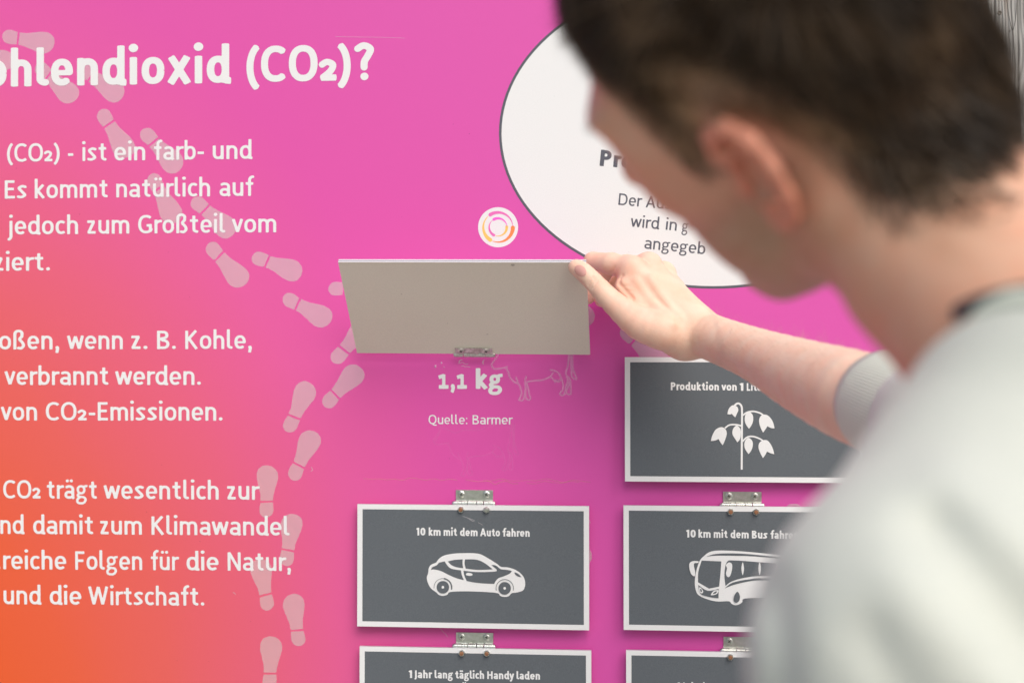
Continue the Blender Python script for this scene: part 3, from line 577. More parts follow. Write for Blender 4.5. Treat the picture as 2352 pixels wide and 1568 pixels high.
# ================================================================== SETTING
mgr = mat('paving_concrete', (.45, .43, .40), .85, grain=.15, gscale=60, var=(.38, .37, .34), vscale=2)
V, F = box((0, 0, -.06), (400, 400, .1)); tag(mk('ground', V, F, mat('grass', (.06, .10, .03), .9, var=(.09, .13, .05), vscale=4), None, origin=np.zeros(3)), kind='structure')
V, F = box((0, -2.0, -.025), (9, 5.6, .05)); tag(mk('pavement', V, F, mgr, None, origin=np.zeros(3)), kind='structure')
def wood(name, seed, tone=1.):
    m = bpy.data.materials.new(name); m.use_nodes = True; t = m.node_tree; p = t.nodes['Principled BSDF']; p.inputs['Roughness'].default_value = .8
    tc = t.nodes.new('ShaderNodeTexCoord'); mp = nd(t, 'ShaderNodeMapping'); mp.inputs['Location'].default_value = (seed * 1.7, seed, seed * .6); t.links.new(tc.outputs['Object'], mp.inputs[0])
    # long warped rings: cathedral figure
    n1 = nd(t, 'ShaderNodeTexNoise', Scale=1.0, Detail=3.0); m2 = nd(t, 'ShaderNodeMapping'); m2.inputs['Scale'].default_value = (9, 9, 3.2); t.links.new(mp.outputs[0], m2.inputs[0]); t.links.new(m2.outputs[0], n1.inputs['Vector'])
    sx = t.nodes.new('ShaderNodeSeparateXYZ'); t.links.new(mp.outputs[0], sx.inputs[0])
    def mth(op, a, b=None):
        n = t.nodes.new('ShaderNodeMath'); n.operation = op
        for i, v in enumerate((a, b)):
            if v is None: continue
            if isinstance(v, (int, float)): n.inputs[i].default_value = v
            else: t.links.new(v, n.inputs[i])
        return n.outputs[0]
    ph = mth('ADD', mth('MULTIPLY', sx.outputs[0], 1500.), mth('MULTIPLY', n1.outputs['Fac'], 150.))
    ring = mth('ADD', mth('MULTIPLY', mth('SINE', ph), .5), .5)
    m3 = nd(t, 'ShaderNodeMapping'); m3.inputs['Scale'].default_value = (420, 420, 9); t.links.new(mp.outputs[0], m3.inputs[0])
    n2 = nd(t, 'ShaderNodeTexNoise', Scale=1.0, Detail=5.0); t.links.new(m3.outputs[0], n2.inputs['Vector'])
    f = mth('ADD', mth('MULTIPLY', ring, .45), mth('MULTIPLY', n2.outputs['Fac'], .75))
    r = t.nodes.new('ShaderNodeValToRGB'); t.links.new(f, r.inputs[0]); e = r.color_ramp.elements
    e[0].position = .22; e[0].color = (.16 * tone, .145 * tone, .125 * tone, 1); e[1].position = .75; e[1].color = (.42 * tone, .41 * tone, .39 * tone, 1)
    x = e.new(.45); x.color = (.30 * tone, .29 * tone, .275 * tone, 1)
    bmask = nd(t, 'ShaderNodeMapRange', From_Min=.55, From_Max=.7); m4 = nd(t, 'ShaderNodeMapping'); m4.inputs['Scale'].default_value = (60, 60, 4); t.links.new(mp.outputs[0], m4.inputs[0])
    n3 = nd(t, 'ShaderNodeTexNoise', Scale=1.0, Detail=2.0); t.links.new(m4.outputs[0], n3.inputs['Vector']); t.links.new(n3.outputs['Fac'], bmask.inputs['Value'])
    mx = nd(t, 'ShaderNodeMix', _data_type='RGBA', _blend_type='MULTIPLY'); t.links.new(bmask.outputs[0], mx.inputs['Factor']); t.links.new(r.outputs[0], mx.inputs['A']); mx.inputs['B'].default_value = (.75, .55, .42, 1)
    t.links.new(mx.outputs['Result'], p.inputs['Base Color'])
    b = nd(t, 'ShaderNodeBump', Strength=.8, Distance=.002); t.links.new(f, b.inputs['Height']); t.links.new(b.outputs[0], p.inputs['Normal'])
    return m
wall = empty('timber_wall', PL(2500, 784)); tag(wall, 'weathered grey timber planks standing upright behind the head at the right edge', 'wall')
MWO = [wood('weathered_wood', 1.3), wood('weathered_wood_b', 4.1, .92), wood('pale_wood', 7.7, 1.35)]
def plank(x0, x1, y, m, th=.03):
    a, b = PL(x0, 300)[0], PL(x1, 300)[0]; n = 40; zs = np.linspace(0, 2.4, n); V, F = [], []
    for z in zs:
        e0, e1 = rng.normal(0, .0005, 2)
        V += [(a + e0, y + th, z), (a + e0, y + .002, z), (a + .002 + e0, y, z), (b - .002 + e1, y, z), (b + e1, y + .002, z), (b + e1, y + th, z)]
    for i in range(n - 1):
        for k in range(6): q = (k + 1) % 6; F.append([i * 6 + k, i * 6 + q, i * 6 + 6 + q, i * 6 + 6 + k])
    F += [[5, 4, 3, 2, 1, 0], [(n - 1) * 6 + k for k in range(6)]]
    mk('plank', V, F, m, wall)
plank(2144, 2262, .012, MWO[1]); plank(2264, 2281, -.004, MWO[2], .05); plank(2283, 2338, -.002, MWO[0]); plank(2339.5, 2440, .001, MWO[1]); plank(2442, 2560, -.003, MWO[0]); plank(2562, 2680, 0, MWO[1]); plank(2682, 2800, -.003, MWO[0])
MCR = mat('wood_crack', (.03, .025, .02), .9)
for st in [catmull([(2322, 0), (2325, 60), (2330, 120), (2331, 190), (2326, 260), (2329, 330), (2327, 420)]), catmull([(2312, 0), (2318, 40), (2326, 70), (2333, 40), (2336, 0)])]:
    V, F = px_strokes([(st, .55)], .35, .0035); mk('crack', V, F, MCR, wall)
for x_, y_, r_ in ((2296, 30, 5), (2319, 72, 1.6), (2331, 203, 1.6)):
    V, F = lathe([(r_ * PM, .0), (r_ * PM * .8, -.0012), (r_ * PM * .3, -.0006)], 12); mk('knot', V + PL(x_, y_, .002), F, mat('knot_wood', (.13, .10, .08), .8, var=(.25, .23, .2), vscale=300), wall)
V, F = box((PL(2470, 0)[0], .09, 1.2), (1.0, .08, .1)); mk('rail', V, F, MWO[1], wall)
for x_ in (-1.3, .25):
    V, F = box((x_, .06, 1.1), (.09, .09, 2.2)); mk('support_post', V, F, MWO[1], board)

# ================================================================== PERSON
def nets(fn, lo, hi, h):
    ax = [np.arange(a, b + h, h, dtype=np.float32) for a, b in zip(lo, hi)]
    D = fn(ax[0][:, None, None], ax[1][None, :, None], ax[2][None, None, :]).astype(np.float32); s = D < 0
    n = np.array(D.shape) - 1; cnt = np.zeros(n, np.int8); S = np.zeros((*n, 3), np.float32)
    sl = lambda o: tuple(slice(o_, o_ + n_) for o_, n_ in zip(o, n))
    act = np.zeros(n, bool); c0 = s[sl((0, 0, 0))]
    for o in np.ndindex(2, 2, 2): act |= s[sl(o)] != c0
    I = np.argwhere(act); P = np.zeros((len(I), 3), np.float32); C = np.zeros(len(I), np.float32)
    for a in range(3):
        oth = [b for b in range(3) if b != a]
        for u in (0, 1):
            for v in (0, 1):
                o = np.zeros(3, int); o[oth[0]] = u; o[oth[1]] = v; q = o.copy(); q[a] = 1
                A = D[tuple((I + o).T)]; B = D[tuple((I + q).T)]; m = (A < 0) != (B < 0)
                t = np.where(m, A / np.where(m, A - B, 1), 0)
                pt = np.repeat(o[None].astype(np.float32), len(I), 0); pt[:, a] = t; P += pt * m[:, None]; C += m
    V = (I + P / C[:, None]) * h + np.array([a[0] for a in ax])
    idx = np.full(n, -1, np.int64); idx[tuple(I.T)] = np.arange(len(I)); F = []
    for a in range(3):
        b, c = (a + 1) % 3, (a + 2) % 3; e = [slice(None)] * 3; g = [slice(None)] * 3; e[a] = slice(0, -1); g[a] = slice(1, None)
        d0, d1 = s[tuple(e)], s[tuple(g)]; Eg = np.argwhere(d0 != d1); flip = d0[tuple(Eg.T)]
        ok = np.all((Eg[:, [b, c]] > 0) & (Eg[:, [b, c]] < n[[b, c]]), 1); Eg, flip = Eg[ok], flip[ok]
        q = []
        for du, dv in ((-1, -1), (0, -1), (0, 0), (-1, 0)):
            k = Eg.copy(); k[:, b] += du; k[:, c] += dv; q.append(idx[tuple(k.T)])
        q = np.stack(q, 1); q = np.where(flip[:, None], q, q[:, ::-1]); F.append(q[(q >= 0).all(1)])
    return V.astype(float), np.concatenate(F)
def smin(a, b, k):
    h = np.clip(.5 + .5 * (b - a) / k, 0, 1); return b + (a - b) * h - k * h * (1 - h)
def smax(a, b, k): return -smin(-a, -b, k)
def E3(X, Y, Z, c, r, R=None):
    x, y, z = X - c[0], Y - c[1], Z - c[2]
    if R is not None: R = np.asarray(R, np.float32); x, y, z = [R[0][i] * x + R[1][i] * y + R[2][i] * z for i in range(3)]
    k0 = np.sqrt((x / r[0]) ** 2 + (y / r[1]) ** 2 + (z / r[2]) ** 2); k1 = np.sqrt((x / r[0] ** 2) ** 2 + (y / r[1] ** 2) ** 2 + (z / r[2] ** 2) ** 2) + 1e-9
    return k0 * (k0 - 1) / k1
def CP(X, Y, Z, a, b, ra, rb):
    d = np.asarray(b, float) - a; L2 = float(d @ d); t = np.clip(((X - a[0]) * d[0] + (Y - a[1]) * d[1] + (Z - a[2]) * d[2]) / L2, 0, 1)
    return np.sqrt((X - a[0] - d[0] * t) ** 2 + (Y - a[1] - d[1] * t) ** 2 + (Z - a[2] - d[2] * t) ** 2) - (ra + (rb - ra) * t)
def chain(X, Y, Z, pts, k):                # pts: [(p, r)]
    D = None
    for (a, ra), (b, rb) in zip(pts[:-1], pts[1:]):
        c = CP(X, Y, Z, np.asarray(a, float), np.asarray(b, float), ra, rb); D = c if D is None else smin(D, c, k)
    return D
# head pose in the camera frame
def Rm(a, b, c):
    ca, sa, cb, sb, cc, s_ = math.cos(a), math.sin(a), math.cos(b), math.sin(b), math.cos(c), math.sin(c)
    return np.array([[ca, -sa, 0], [sa, ca, 0], [0, 0, 1]]) @ np.array([[cb, 0, sb], [0, 1, 0], [-sb, 0, cb]]) @ np.array([[1, 0, 0], [0, cc, -s_], [0, s_, cc]])
HR = Rm(2.375, .139, -.759); HT = np.array([.1444, .6968, .1239]); HS = 1.012
H2C = lambda p: (np.asarray(p) * HS) @ HR.T + HT
C2H = lambda p: ((np.asarray(p) - HT) @ HR) / HS
nk1, nk2 = C2H(K(2178, 588, .655)), C2H(K(2420, 815, .60))
def head_sdf(X, Y, Z):
    g = lambda c, r, R=None: E3(X, Y, Z, c, r, R)
    D = g((-.001, 0, .045), (.0885, .073, .088))
    D = smin(D, g((.037, 0, .012), (.055, .062, .080)), .02)                    # upper face
    D = smin(D, g((.040, 0, -.040), (.044, .047, .050)), .02)
    for s_ in (1, -1):
        D = smin(D, CP(X, Y, Z, np.array([.0, .050 * s_, -.052]), np.array([.066, .016 * s_, -.088]), .015, .013), .018)   # jaw
        D = smin(D, g((.048, .044 * s_, -.010), (.024, .016, .014)), .015)      # cheekbone
        D = smin(D, g((.076, .028 * s_, .040), (.016, .026, .009)), .014)       # brow
        D = smax(D, -g((.092, .031 * s_, .022), (.016, .016, .011)), .01)       # eye socket
        D = smin(D, g((.0680, .029 * s_, .021), (.013, .013, .012)), .002)       # eye under the lid
    for s_ in (1, -1):
        D = smin(D, g((.058, .046 * s_, .014), (.021, .0135, .032)), .014)      # outer rim of the eye socket
        D = smin(D, g((.043, .038 * s_, -.044), (.026, .016, .034)), .014)     # cheek
        D = smin(D, CP(X, Y, Z, np.array([.0, .046 * s_, -.058]), np.array([.052, .024 * s_, -.088]), .016, .013), .014)
    D = smin(D, g((.015, 0, -.074), (.048, .034, .020)), .02)                   # under the jaw
    D = smin(D, g((.070, 0, -.087), (.016, .017, .014)), .015)                  # chin
    D = smin(D, chain(X, Y, Z, [((.088, 0, .030), .008), ((.104, 0, .0), .010), ((.113, 0, -.016), .0115)], .008), .008)
    for s_ in (1, -1): D = smin(D, g((.100, .012 * s_, -.018), (.011, .008, .008)), .006)
    D = smin(D, g((.088, 0, -.048), (.012, .024, .006)), .006); D = smin(D, g((.087, 0, -.058), (.012, .021, .007)), .005)
    D = smax(D, -g((.102, 0, -.0525), (.010, .025, .0012)), .002)
    N_ = chain(X, Y, Z, [((-.030, 0, -.015), .056), (nk1, .0485), (nk2, .056)], .01); D = smin(D, N_, .022)
    D = smin(D, chain(X, Y, Z, [((-.018, .057, -.03), .014), (nk1 * .6 + np.array([.0, .02, -.02]), .016)], .01), .02)
    # ears
    for s_ in (1, -1):
        q = .84; y0 = .0705 * s_; o = lambda x, z, ex=0: np.array([x * .72 - .004, y0 + s_ * (.005 + max(0, .012 - x) * .30 + ex), z * q + .004])
        a = -.30 * s_; R = [[math.cos(a), -math.sin(a), 0], [math.sin(a), math.cos(a), 0], [0, 0, 1]]
        ear = E3(X, Y, Z, o(-.006, .005), (.0162, .0034, .0290), R)
        ear = smin(ear, chain(X, Y, Z, [(o(.012, .004, -.004), .0036), (o(.0165, .020, .001), .0040), (o(.010, .034, .003), .0046), (o(-.006, .0385, .003), .0048), (o(-.021, .031, .003), .0044), (o(-.0275, .013, .003), .0038), (o(-.025, -.007, .002), .0034), (o(-.016, -.022), .0038), (o(-.004, -.030), .0042), (o(.004, -.024, -.002), .0038)], .002), .002)
        ear = smax(ear, -chain(X, Y, Z, [(o(.007, .0245, .006), .0062), (o(-.008, .0295, .006), .0050), (o(-.0185, .020, .006), .0042), (o(-.0205, .004, .006), .0034)], .004), .002)
        ear = smin(ear, chain(X, Y, Z, [(o(.004, .019, .0), .0026), (o(-.011, .014, .002), .0034), (o(-.0155, .0, .002), .0034), (o(-.009, -.014, .002), .0034)], .004), .003)
        D = smin(D, ear, .003)
        D = smax(D, -chain(X, Y, Z, [(o(.000, .010, .004), .0085), (o(-.003, -.007, .005), .0100), (np.array([.002, .040 * s_, .0]), .0075)], .004), .002)
        D = smin(D, g(o(.011, -.003, .001), (.0042, .0032, .0070)), .002)      # tragus
        D = smin(D, g(o(-.002, -.018, .001), (.0045, .0032, .0036)), .002)
        D = smin(D, g(o(-.003, -.026, -.001), (.0065, .0038, .0072)), .003)    # lobe
    return D
lo = np.minimum([-.125, -.105, -.13], nk2 - .0) - .0; hi = np.maximum([.13, .105, .145], nk2 + .07); lo = np.minimum(lo, nk2 - .07)
Vh, Fh = nets(head_sdf, lo, hi, .0021)
def vnormals(V, F):
    n = np.cross(V[F[:, 2]] - V[F[:, 0]], V[F[:, 3]] - V[F[:, 1]]); N = np.zeros_like(V)
    for k in range(4): np.add.at(N, F[:, k], n)
    return N / (np.linalg.norm(N, axis=1)[:, None] + 1e-12)
Nh = vnormals(Vh, Fh)
if ((Vh - [0, 0, .045]) * Nh).sum(1).mean() < 0: Fh = Fh[:, ::-1]; Nh = -Nh
# arm and hand in the camera frame
fore = [(K(1560, 752, 1.42), .0210), (K(1606, 764, 1.405), .0225), (K(1655, 783, 1.37), .0225), (K(1740, 816, 1.31), .0248), (K(1850, 866, 1.22), .0320), (K(1975, 915, 1.13), .0372), (K(2120, 965, 1.04), .034), ((.34, .74, -.04), .05)]
MCPi, MCPm, MCPr, MCPp = K(1453, 620, 1.428), K(1490, 613, 1.445), K(1524, 632, 1.462), K(1548, 664, 1.475)
THM = [(K(1520, 758, 1.39), .0190), (K(1470, 742, 1.392), .0165), (K(1412, 698, 1.402), .0118), (K(1364, 648, 1.414), .0097), (K(1340, 625, 1.421), .0093), (K(1324, 614, 1.426), .0082)]
IDX = [(MCPi, .0120), (K(1405, 606, 1.446), .0112), (K(1362, 599, 1.462), .0090), (K(1336, 640, 1.487), .0078), (K(1326, 672, 1.503), .0068)]
MID = [(MCPm, .0118), (K(1440, 605, 1.470), .0090), (K(1402, 605, 1.487), .0088), (K(1372, 656, 1.507), .0078), (K(1352, 684, 1.510), .0068)]
RIN = [(MCPr, .0112), (K(1470, 622, 1.487), .0088), (K(1432, 630, 1.505), .0084), (K(1398, 672, 1.512), .0076), (K(1381, 690, 1.507), .0070)]
PIN = [(MCPp, .0105), (K(1510, 655, 1.492), .0078), (K(1475, 668, 1.502), .0074), (K(1448, 694, 1.502), .0066), (K(1430, 704, 1.495), .0060)]
fore_f = [(q[:3], q[3]) for q in catmull([np.append(p, r) for p, r in fore], n=4)]
THM = [(q[:3], q[3]) for q in catmull([np.append(p, r) for p, r in THM], n=3)]
def hand_core(X, Y, Z):
    D = chain(X, Y, Z, fore_f, .0012)
    W0, W1 = K(1588, 744, 1.402), K(1572, 775, 1.405)
    for a, b, ra, rb in ((W0, MCPi, .018, .0120), (W0, MCPm, .019, .0120), (W0, MCPr, .018, .0115), (W1, MCPp, .017, .011), (W1, K(1500, 740, 1.42), .020, .017), (K(1520, 700, 1.43), K(1480, 655, 1.435), .020, .017), (W1, THM[0][0], .020, .018), (K(1500, 735, 1.41), K(1440, 660, 1.425), .017, .0125)):
        D = smin(D, CP(X, Y, Z, a, b, ra, rb), .010)
    for p_, r_ in ((MCPi, .0112), (MCPm, .0125), (MCPr, .0115)): D = smin(D, E3(X, Y, Z, p_ + [0, 0, .003], (r_,) * 3), .005)
    Fg = None
    for f_ in (IDX, MID, RIN, PIN):
        c = chain(X, Y, Z, f_, .003); Fg = c if Fg is None else smin(Fg, c, .0012)
    D = smin(D, Fg, .006)
    return smin(D, chain(X, Y, Z, THM, .001), .0045)
def surf(px, py, fn=hand_core, d0=1.30, d1=1.50):          # depth of the hand's surface seen at a pixel
    d = np.linspace(d0, d1, 1601); P = np.stack([(px - 1176) / FPX * d, d, (784 - py) / FPX * d]); v = fn(*[q[:, None, None] for q in P]).ravel()
    k = np.flatnonzero(v < 0); return d[k[0]] if len(k) else None
def onhand(pts, r, dz=0.):
    out = []
    for x_, y_ in pts:
        q = surf(x_, y_)
        if q is not None: out.append((K(x_, y_, q + dz), r))
    return out
CREASE = [(onhand(L_, r_), k_) for L_, r_, k_ in [
    (((1349, 655), (1353, 648), (1358, 640), (1362, 634)), .0010, .0010), (((1353, 660), (1358, 652), (1364, 644), (1367, 638)), .0010, .0014), (((1358, 664), (1364, 657), (1369, 650), (1372, 643)), .0008, .0014),
    (((1346, 651), (1350, 644), (1354, 638)), .0006, .001),
    (((1413, 640), (1421, 650), (1431, 662), (1442, 674), (1452, 685)), .0014, .003), (((1421, 650), (1424, 640), (1430, 633)), .0011, .002), (((1428, 659), (1436, 656), (1444, 656)), .0007, .0015), (((1438, 670), (1446, 668), (1452, 669)), .0006, .0012), (((1402, 628), (1409, 622), (1413, 612)), .0007, .0012)]]
def arm_sdf(X, Y, Z):
    D = hand_core(X, Y, Z)
    for c_, k_ in CREASE:
        if len(c_) > 1: D = smax(D, -chain(X, Y, Z, c_, .0005), k_)
    # tendons and veins on the back of the hand
    for L_ in (((1560, 730), (1520, 680), (1495, 640)), ((1545, 745), (1495, 690), (1462, 645))):
        c_ = onhand_cache.setdefault(L_, onhand(L_, .0022, .0024))
        if len(c_) > 1: D = smin(D, chain(X, Y, Z, c_, .002), .006)
    return D
onhand_cache = {}
ap = np.array([p for p, r in fore[:7]] + [p for f_ in (IDX, MID, RIN, PIN, THM) for p, r in f_])
alo, ahi = ap.min(0) - .045, ap.max(0) + [.03, .03, .045]; XC = K(1640, 770, 1.38)[0]
Va, Fa = nets(arm_sdf, alo, (XC, ahi[1], ahi[2]), .00125)
Va2, Fa2 = nets(hand_core, (XC - .004, alo[1], alo[2]), ahi, .0021)
NHND = len(Va); Va, Fa = np.concatenate([Va, Va2]), np.concatenate([Fa, Fa2 + len(Va)])
Na = vnormals(Va, Fa)
if ((Va - K(1580, 750, 1.40)) * Na)[np.linalg.norm(Va - K(1580, 750, 1.40), axis=1) < .05].sum(1).mean() < 0: Fa = Fa[:, ::-1]; Na = -Na
LS, RS = K(2166, 1510, .52), np.array([.345, .76, -.045]); PEL = np.array([.36, .42, -.56])
sp_ = K(2470, 1400, .60)
def torso(X, Y, Z, g=0.):
    D = CP(X, Y, Z, LS, K(2385, 1140, .572), .046 + g, .052 + g)
    D = smin(D, CP(X, Y, Z, K(2385, 1140, .572), K(2560, 868, .585), .052 + g, .040 + g), .02)
    D = smin(D, CP(X, Y, Z, LS, RS, .050 + g, .050 + g), .04)
    D = smin(D, CP(X, Y, Z, K(2560, 868, .585), RS, .046 + g, .045 + g), .04)
    D = smin(D, CP(X, Y, Z, (LS + RS) / 2 + [.03, -.01, -.07], PEL, .100 + g, .125 + g), .06)
    D = smin(D, CP(X, Y, Z, LS, LS + [.02, -.03, -.27], .046 + g, .038 + g), .03)
    return D
armR = [(RS, .05), (K(2190, 1000, 1.0), .045), (K(2060, 942, 1.09), .040)]
def bodylow(X, Y, Z):
    D = torso(X, Y, Z, -.012); LA = LS + [.02, -.03, -.27]
    D = smin(D, chain(X, Y, Z, [(LA, .038), (LA + [-.02, .12, -.22], .028), (LA + [-.03, .16, -.30], .034)], .02), .02)
    for s_ in (-1, 1):
        h_ = PEL + [.05 * s_, .07 * s_, -.02]; D = smin(D, chain(X, Y, Z, [(h_, .085), (h_ + [.01, .05, -.44], .055), (h_ + [.0, .0, -.86], .036), (h_ + [-.03, .08, -.89], .032)], .03), .04)
    return D
Vb, Fb = nets(bodylow, (.0, .15, -1.53), (.62, .95, .02), .012)
if ((Vb - Vb.mean(0)) * vnormals(Vb, Fb)).sum(1).mean() < 0: Fb = Fb[:, ::-1]
# skin colours, with shade painted into the ear hollow
SK = np.array([.76, .455, .315]); RED = np.array([.74, .29, .20]); STB = np.array([.33, .22, .14]); SCALP = np.array([.26, .165, .105])
def lerp(a, b, t): return a + (b - a) * t[:, None]
ss = lambda a, b, x: np.clip((x - a) / (b - a), 0, 1) ** 2 * (3 - 2 * np.clip((x - a) / (b - a), 0, 1))
HX = [-.13, -.085, -.065, -.045, -.032, -.022, -.012, .008, .014, .033, .037, .043, .052, .078, .090, .12]
HZ = [-.036, -.038, -.034, -.020, -.008, .008, .032, .034, .002, .000, .020, .032, .046, .078, .098, .104]
def hairmask(P): return P[:, 2] - np.interp(P[:, 0], HX, HZ) + .0012 * np.sin(P[:, 1] * 300 + P[:, 0] * 200)
hm = hairmask(Vh); isear = (np.abs(Vh[:, 1]) > .0735 + .22 * np.maximum(0, -Vh[:, 0])) & (Vh[:, 0] > -.04) & (Vh[:, 0] < .016) & (Vh[:, 2] < .041) & (Vh[:, 2] > -.030 + .9 * np.maximum(0, -Vh[:, 0] - .010))
c1 = np.repeat(SK[None], len(Vh), 0)
c1 = lerp(c1, STB, .58 * ss(.004, -.02, Vh[:, 2] + .45 * (Vh[:, 0] - .02)) * ss(-.04, .0, Vh[:, 0]) * ss(-.16, -.11, Vh[:, 2]) * (1 - .3 * rng.random(len(Vh))))
c1 = lerp(c1, RED, .35 * np.exp(-((Vh[:, 0] - .055) / .03) ** 2 - ((Vh[:, 2] + .005) / .02) ** 2))
c1 = lerp(c1, RED, .50 * ss(-.03, -.12, Vh[:, 2]) * ss(.02, -.04, Vh[:, 0]))
c1 = lerp(c1, RED, .75 * isear.astype(float))
c1 = lerp(c1, np.array([.38, .10, .06]), .75 * np.exp(-((Vh[:, 0] + .003) / .010) ** 2 - ((Vh[:, 2] - .004) / .018) ** 2) * (np.abs(Vh[:, 1]) > .045) * (np.abs(Vh[:, 1]) < .0785))  # redder skin inside the ear, darkened further to paint in the hollow's shade
c1 = lerp(c1, SCALP, .85 * ss(-.006, .016, hm) * (1 - isear))
c2 = np.repeat(np.array([.86, .60, .46])[None], len(Va), 0)
for (p_, r_) in [(q[2][0], .014) for q in (THM, IDX, MID)] + [(MCPi, .018), (MCPm, .018), (THM[3][0], .014), (THM[5][0], .012)]:
    c2 = lerp(c2, np.array([.86, .47, .38]), .5 * np.exp(-(np.linalg.norm(Va - p_, axis=1) / r_) ** 2))
c2 = lerp(c2, np.array([.90, .67, .51]), .6 * ss(.13, .26, Va[:, 0]))
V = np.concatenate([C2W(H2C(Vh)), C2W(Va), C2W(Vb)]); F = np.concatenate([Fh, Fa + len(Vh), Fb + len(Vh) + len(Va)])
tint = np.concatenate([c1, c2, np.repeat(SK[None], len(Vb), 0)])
def skinmat():
    m = mat('skin', (.7, .45, .35), .48, sss=.12, bump=.35, bscale=900, spec=.4); t = m.node_tree; p = t.nodes['Principled BSDF']
    a = t.nodes.new('ShaderNodeAttribute'); a.attribute_name = 'tint'; tc = t.nodes.new('ShaderNodeTexCoord')
    n = nd(t, 'ShaderNodeTexNoise', Scale=55.0, Detail=5.0); t.links.new(tc.outputs['Object'], n.inputs['Vector'])
    r = t.nodes.new('ShaderNodeValToRGB'); t.links.new(n.outputs['Fac'], r.inputs[0]); e = r.color_ramp.elements
    e[0].position = .3; e[0].color = (1, .87, .82, 1); e[1].position = .7; e[1].color = (1.0, 1.02, 1.02, 1)
    x = nd(t, 'ShaderNodeMix', _data_type='RGBA', _blend_type='MULTIPLY'); x.inputs['Factor'].default_value = 1; t.links.new(a.outputs['Color'], x.inputs['A']); t.links.new(r.outputs[0], x.inputs['B'])
    t.links.new(x.outputs['Result'], p.inputs['Base Color']); return m
person = empty('person', C2W(PEL) * [1, 1, 0]); tag(person, 'young man with short dark brown hair in a pale grey green sweatshirt lifting a flap', 'person')
MSK = skinmat()
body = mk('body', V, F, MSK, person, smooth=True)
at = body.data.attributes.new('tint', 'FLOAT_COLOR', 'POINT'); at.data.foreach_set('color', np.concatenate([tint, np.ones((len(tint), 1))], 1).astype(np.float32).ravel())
# thumbnail: a curved plate seated on the thumb tip
P, Q = [], 9; ca_, sa_ = math.cos(math.radians(42)), math.sin(math.radians(42))
for i in range(Q):
    for j in range(Q):
        u, v = 2 * i / (Q - 1) - 1, 2 * j / (Q - 1) - 1; uu, vv = u * math.sqrt(1 - v * v / 2), v * math.sqrt(1 - u * u / 2)
        x_, y_ = 1333 + uu * 15 * -ca_ + vv * 12 * sa_, 622 + uu * 15 * -sa_ - vv * 12 * ca_
        d_ = surf(x_, y_); P.append(K(x_, y_, (d_ or 1.42) - .0003 - .0004 * (1 - vv * vv)))
Fq = [[i * Q + j, i * Q + j + 1, (i + 1) * Q + j + 1, (i + 1) * Q + j] for i in range(Q - 1) for j in range(Q - 1)]
mk('fingernail', C2W(np.array(P)), Fq, mat('nail', (.66, .34, .29), .22, spec=.6, coat=.5), person, smooth=True)
# eyes and brows of the averted face
for s_ in (1, -1):
    Vx, Fx = lathe([(.0001, -.012), (.006, -.0105), (.0105, -.006), (.012, 0), (.0105, .006), (.006, .0105), (.0001, .012)], 16, 'x')
    e_ = mk('eye', C2W(H2C(Vx[:, [1, 0, 2]] * 0 + Vx * [1, 1, 1] + [.0690, .029 * s_, .021])), Fx, mat('eye_white', (.8, .78, .75), .1), person, smooth=True)
    Vx, Fx = lathe([(.0056, 0), (.004, .0008), (.0001, .0011)], 16, 'x'); mk('iris', C2W(H2C(Vx + [.0803, .029 * s_, .020])), Fx, mat('iris_brown', (.08, .04, .02), .1), e_, smooth=True)

# hair ---------------------------------------------------------------------
def strands(root, dirs, length, width, bend, segs=5, clump=0.):
    n = len(root); t = np.linspace(0, 1, segs)[None, :, None]
    P = root[:, None] + length[:, None, None] * (dirs[:, None] * t + bend[:, None] * t * t)
    tg = np.gradient(P, axis=1); tg /= np.linalg.norm(tg, axis=2)[..., None] + 1e-9
    rv = rng.normal(size=(n, 1, 3)); sd_ = np.cross(tg, rv); sd_ /= np.linalg.norm(sd_, axis=2)[..., None] + 1e-9
    wv = width[:, None, None] * (1 - .75 * t ** 2); V = np.stack([P - sd_ * wv, P + sd_ * wv], 2).reshape(-1, 3)
    b = (np.arange(n) * segs * 2)[:, None] + (np.arange(segs - 1) * 2)[None]; b = b.reshape(-1)
    return V, np.stack([b, b + 1, b + 3, b + 2], 1)
cand = np.flatnonzero((hm > rng.random(len(Vh)) ** 2 * .014 - .002) & ~isear & (Vh[:, 2] > -.06) & (np.abs(Vh[:, 1]) < .09))
NH = 60000; ri = rng.choice(cand, NH); root = Vh[ri] + rng.normal(0, .0012, (NH, 3)); nn = Nh[ri]; h_ = hm[ri]
x, y, z = root.T; top = ss(.055, .10, z); back = ss(-.02, -.06, x) * (1 - top); side = (1 - top) * (1 - back)
L = top * (.014 + .018 * ss(.07, -.02, x)) + back * np.clip(.011 + h_ * .40, 0, .027) + side * np.clip(.0025 + h_ * .16, 0, .014); L *= rng.uniform(.6, 1.15, NH); fly = rng.random(NH) < .03; L = np.where(fly, L * 1.25, L) * (1 - .25 * back * rng.random(NH))
comb = top[:, None] * np.array([.55, .12, -.35]) + back[:, None] * np.array([-.05, 0, -1.]) + side[:, None] * np.array([-.35, 0, -.85])
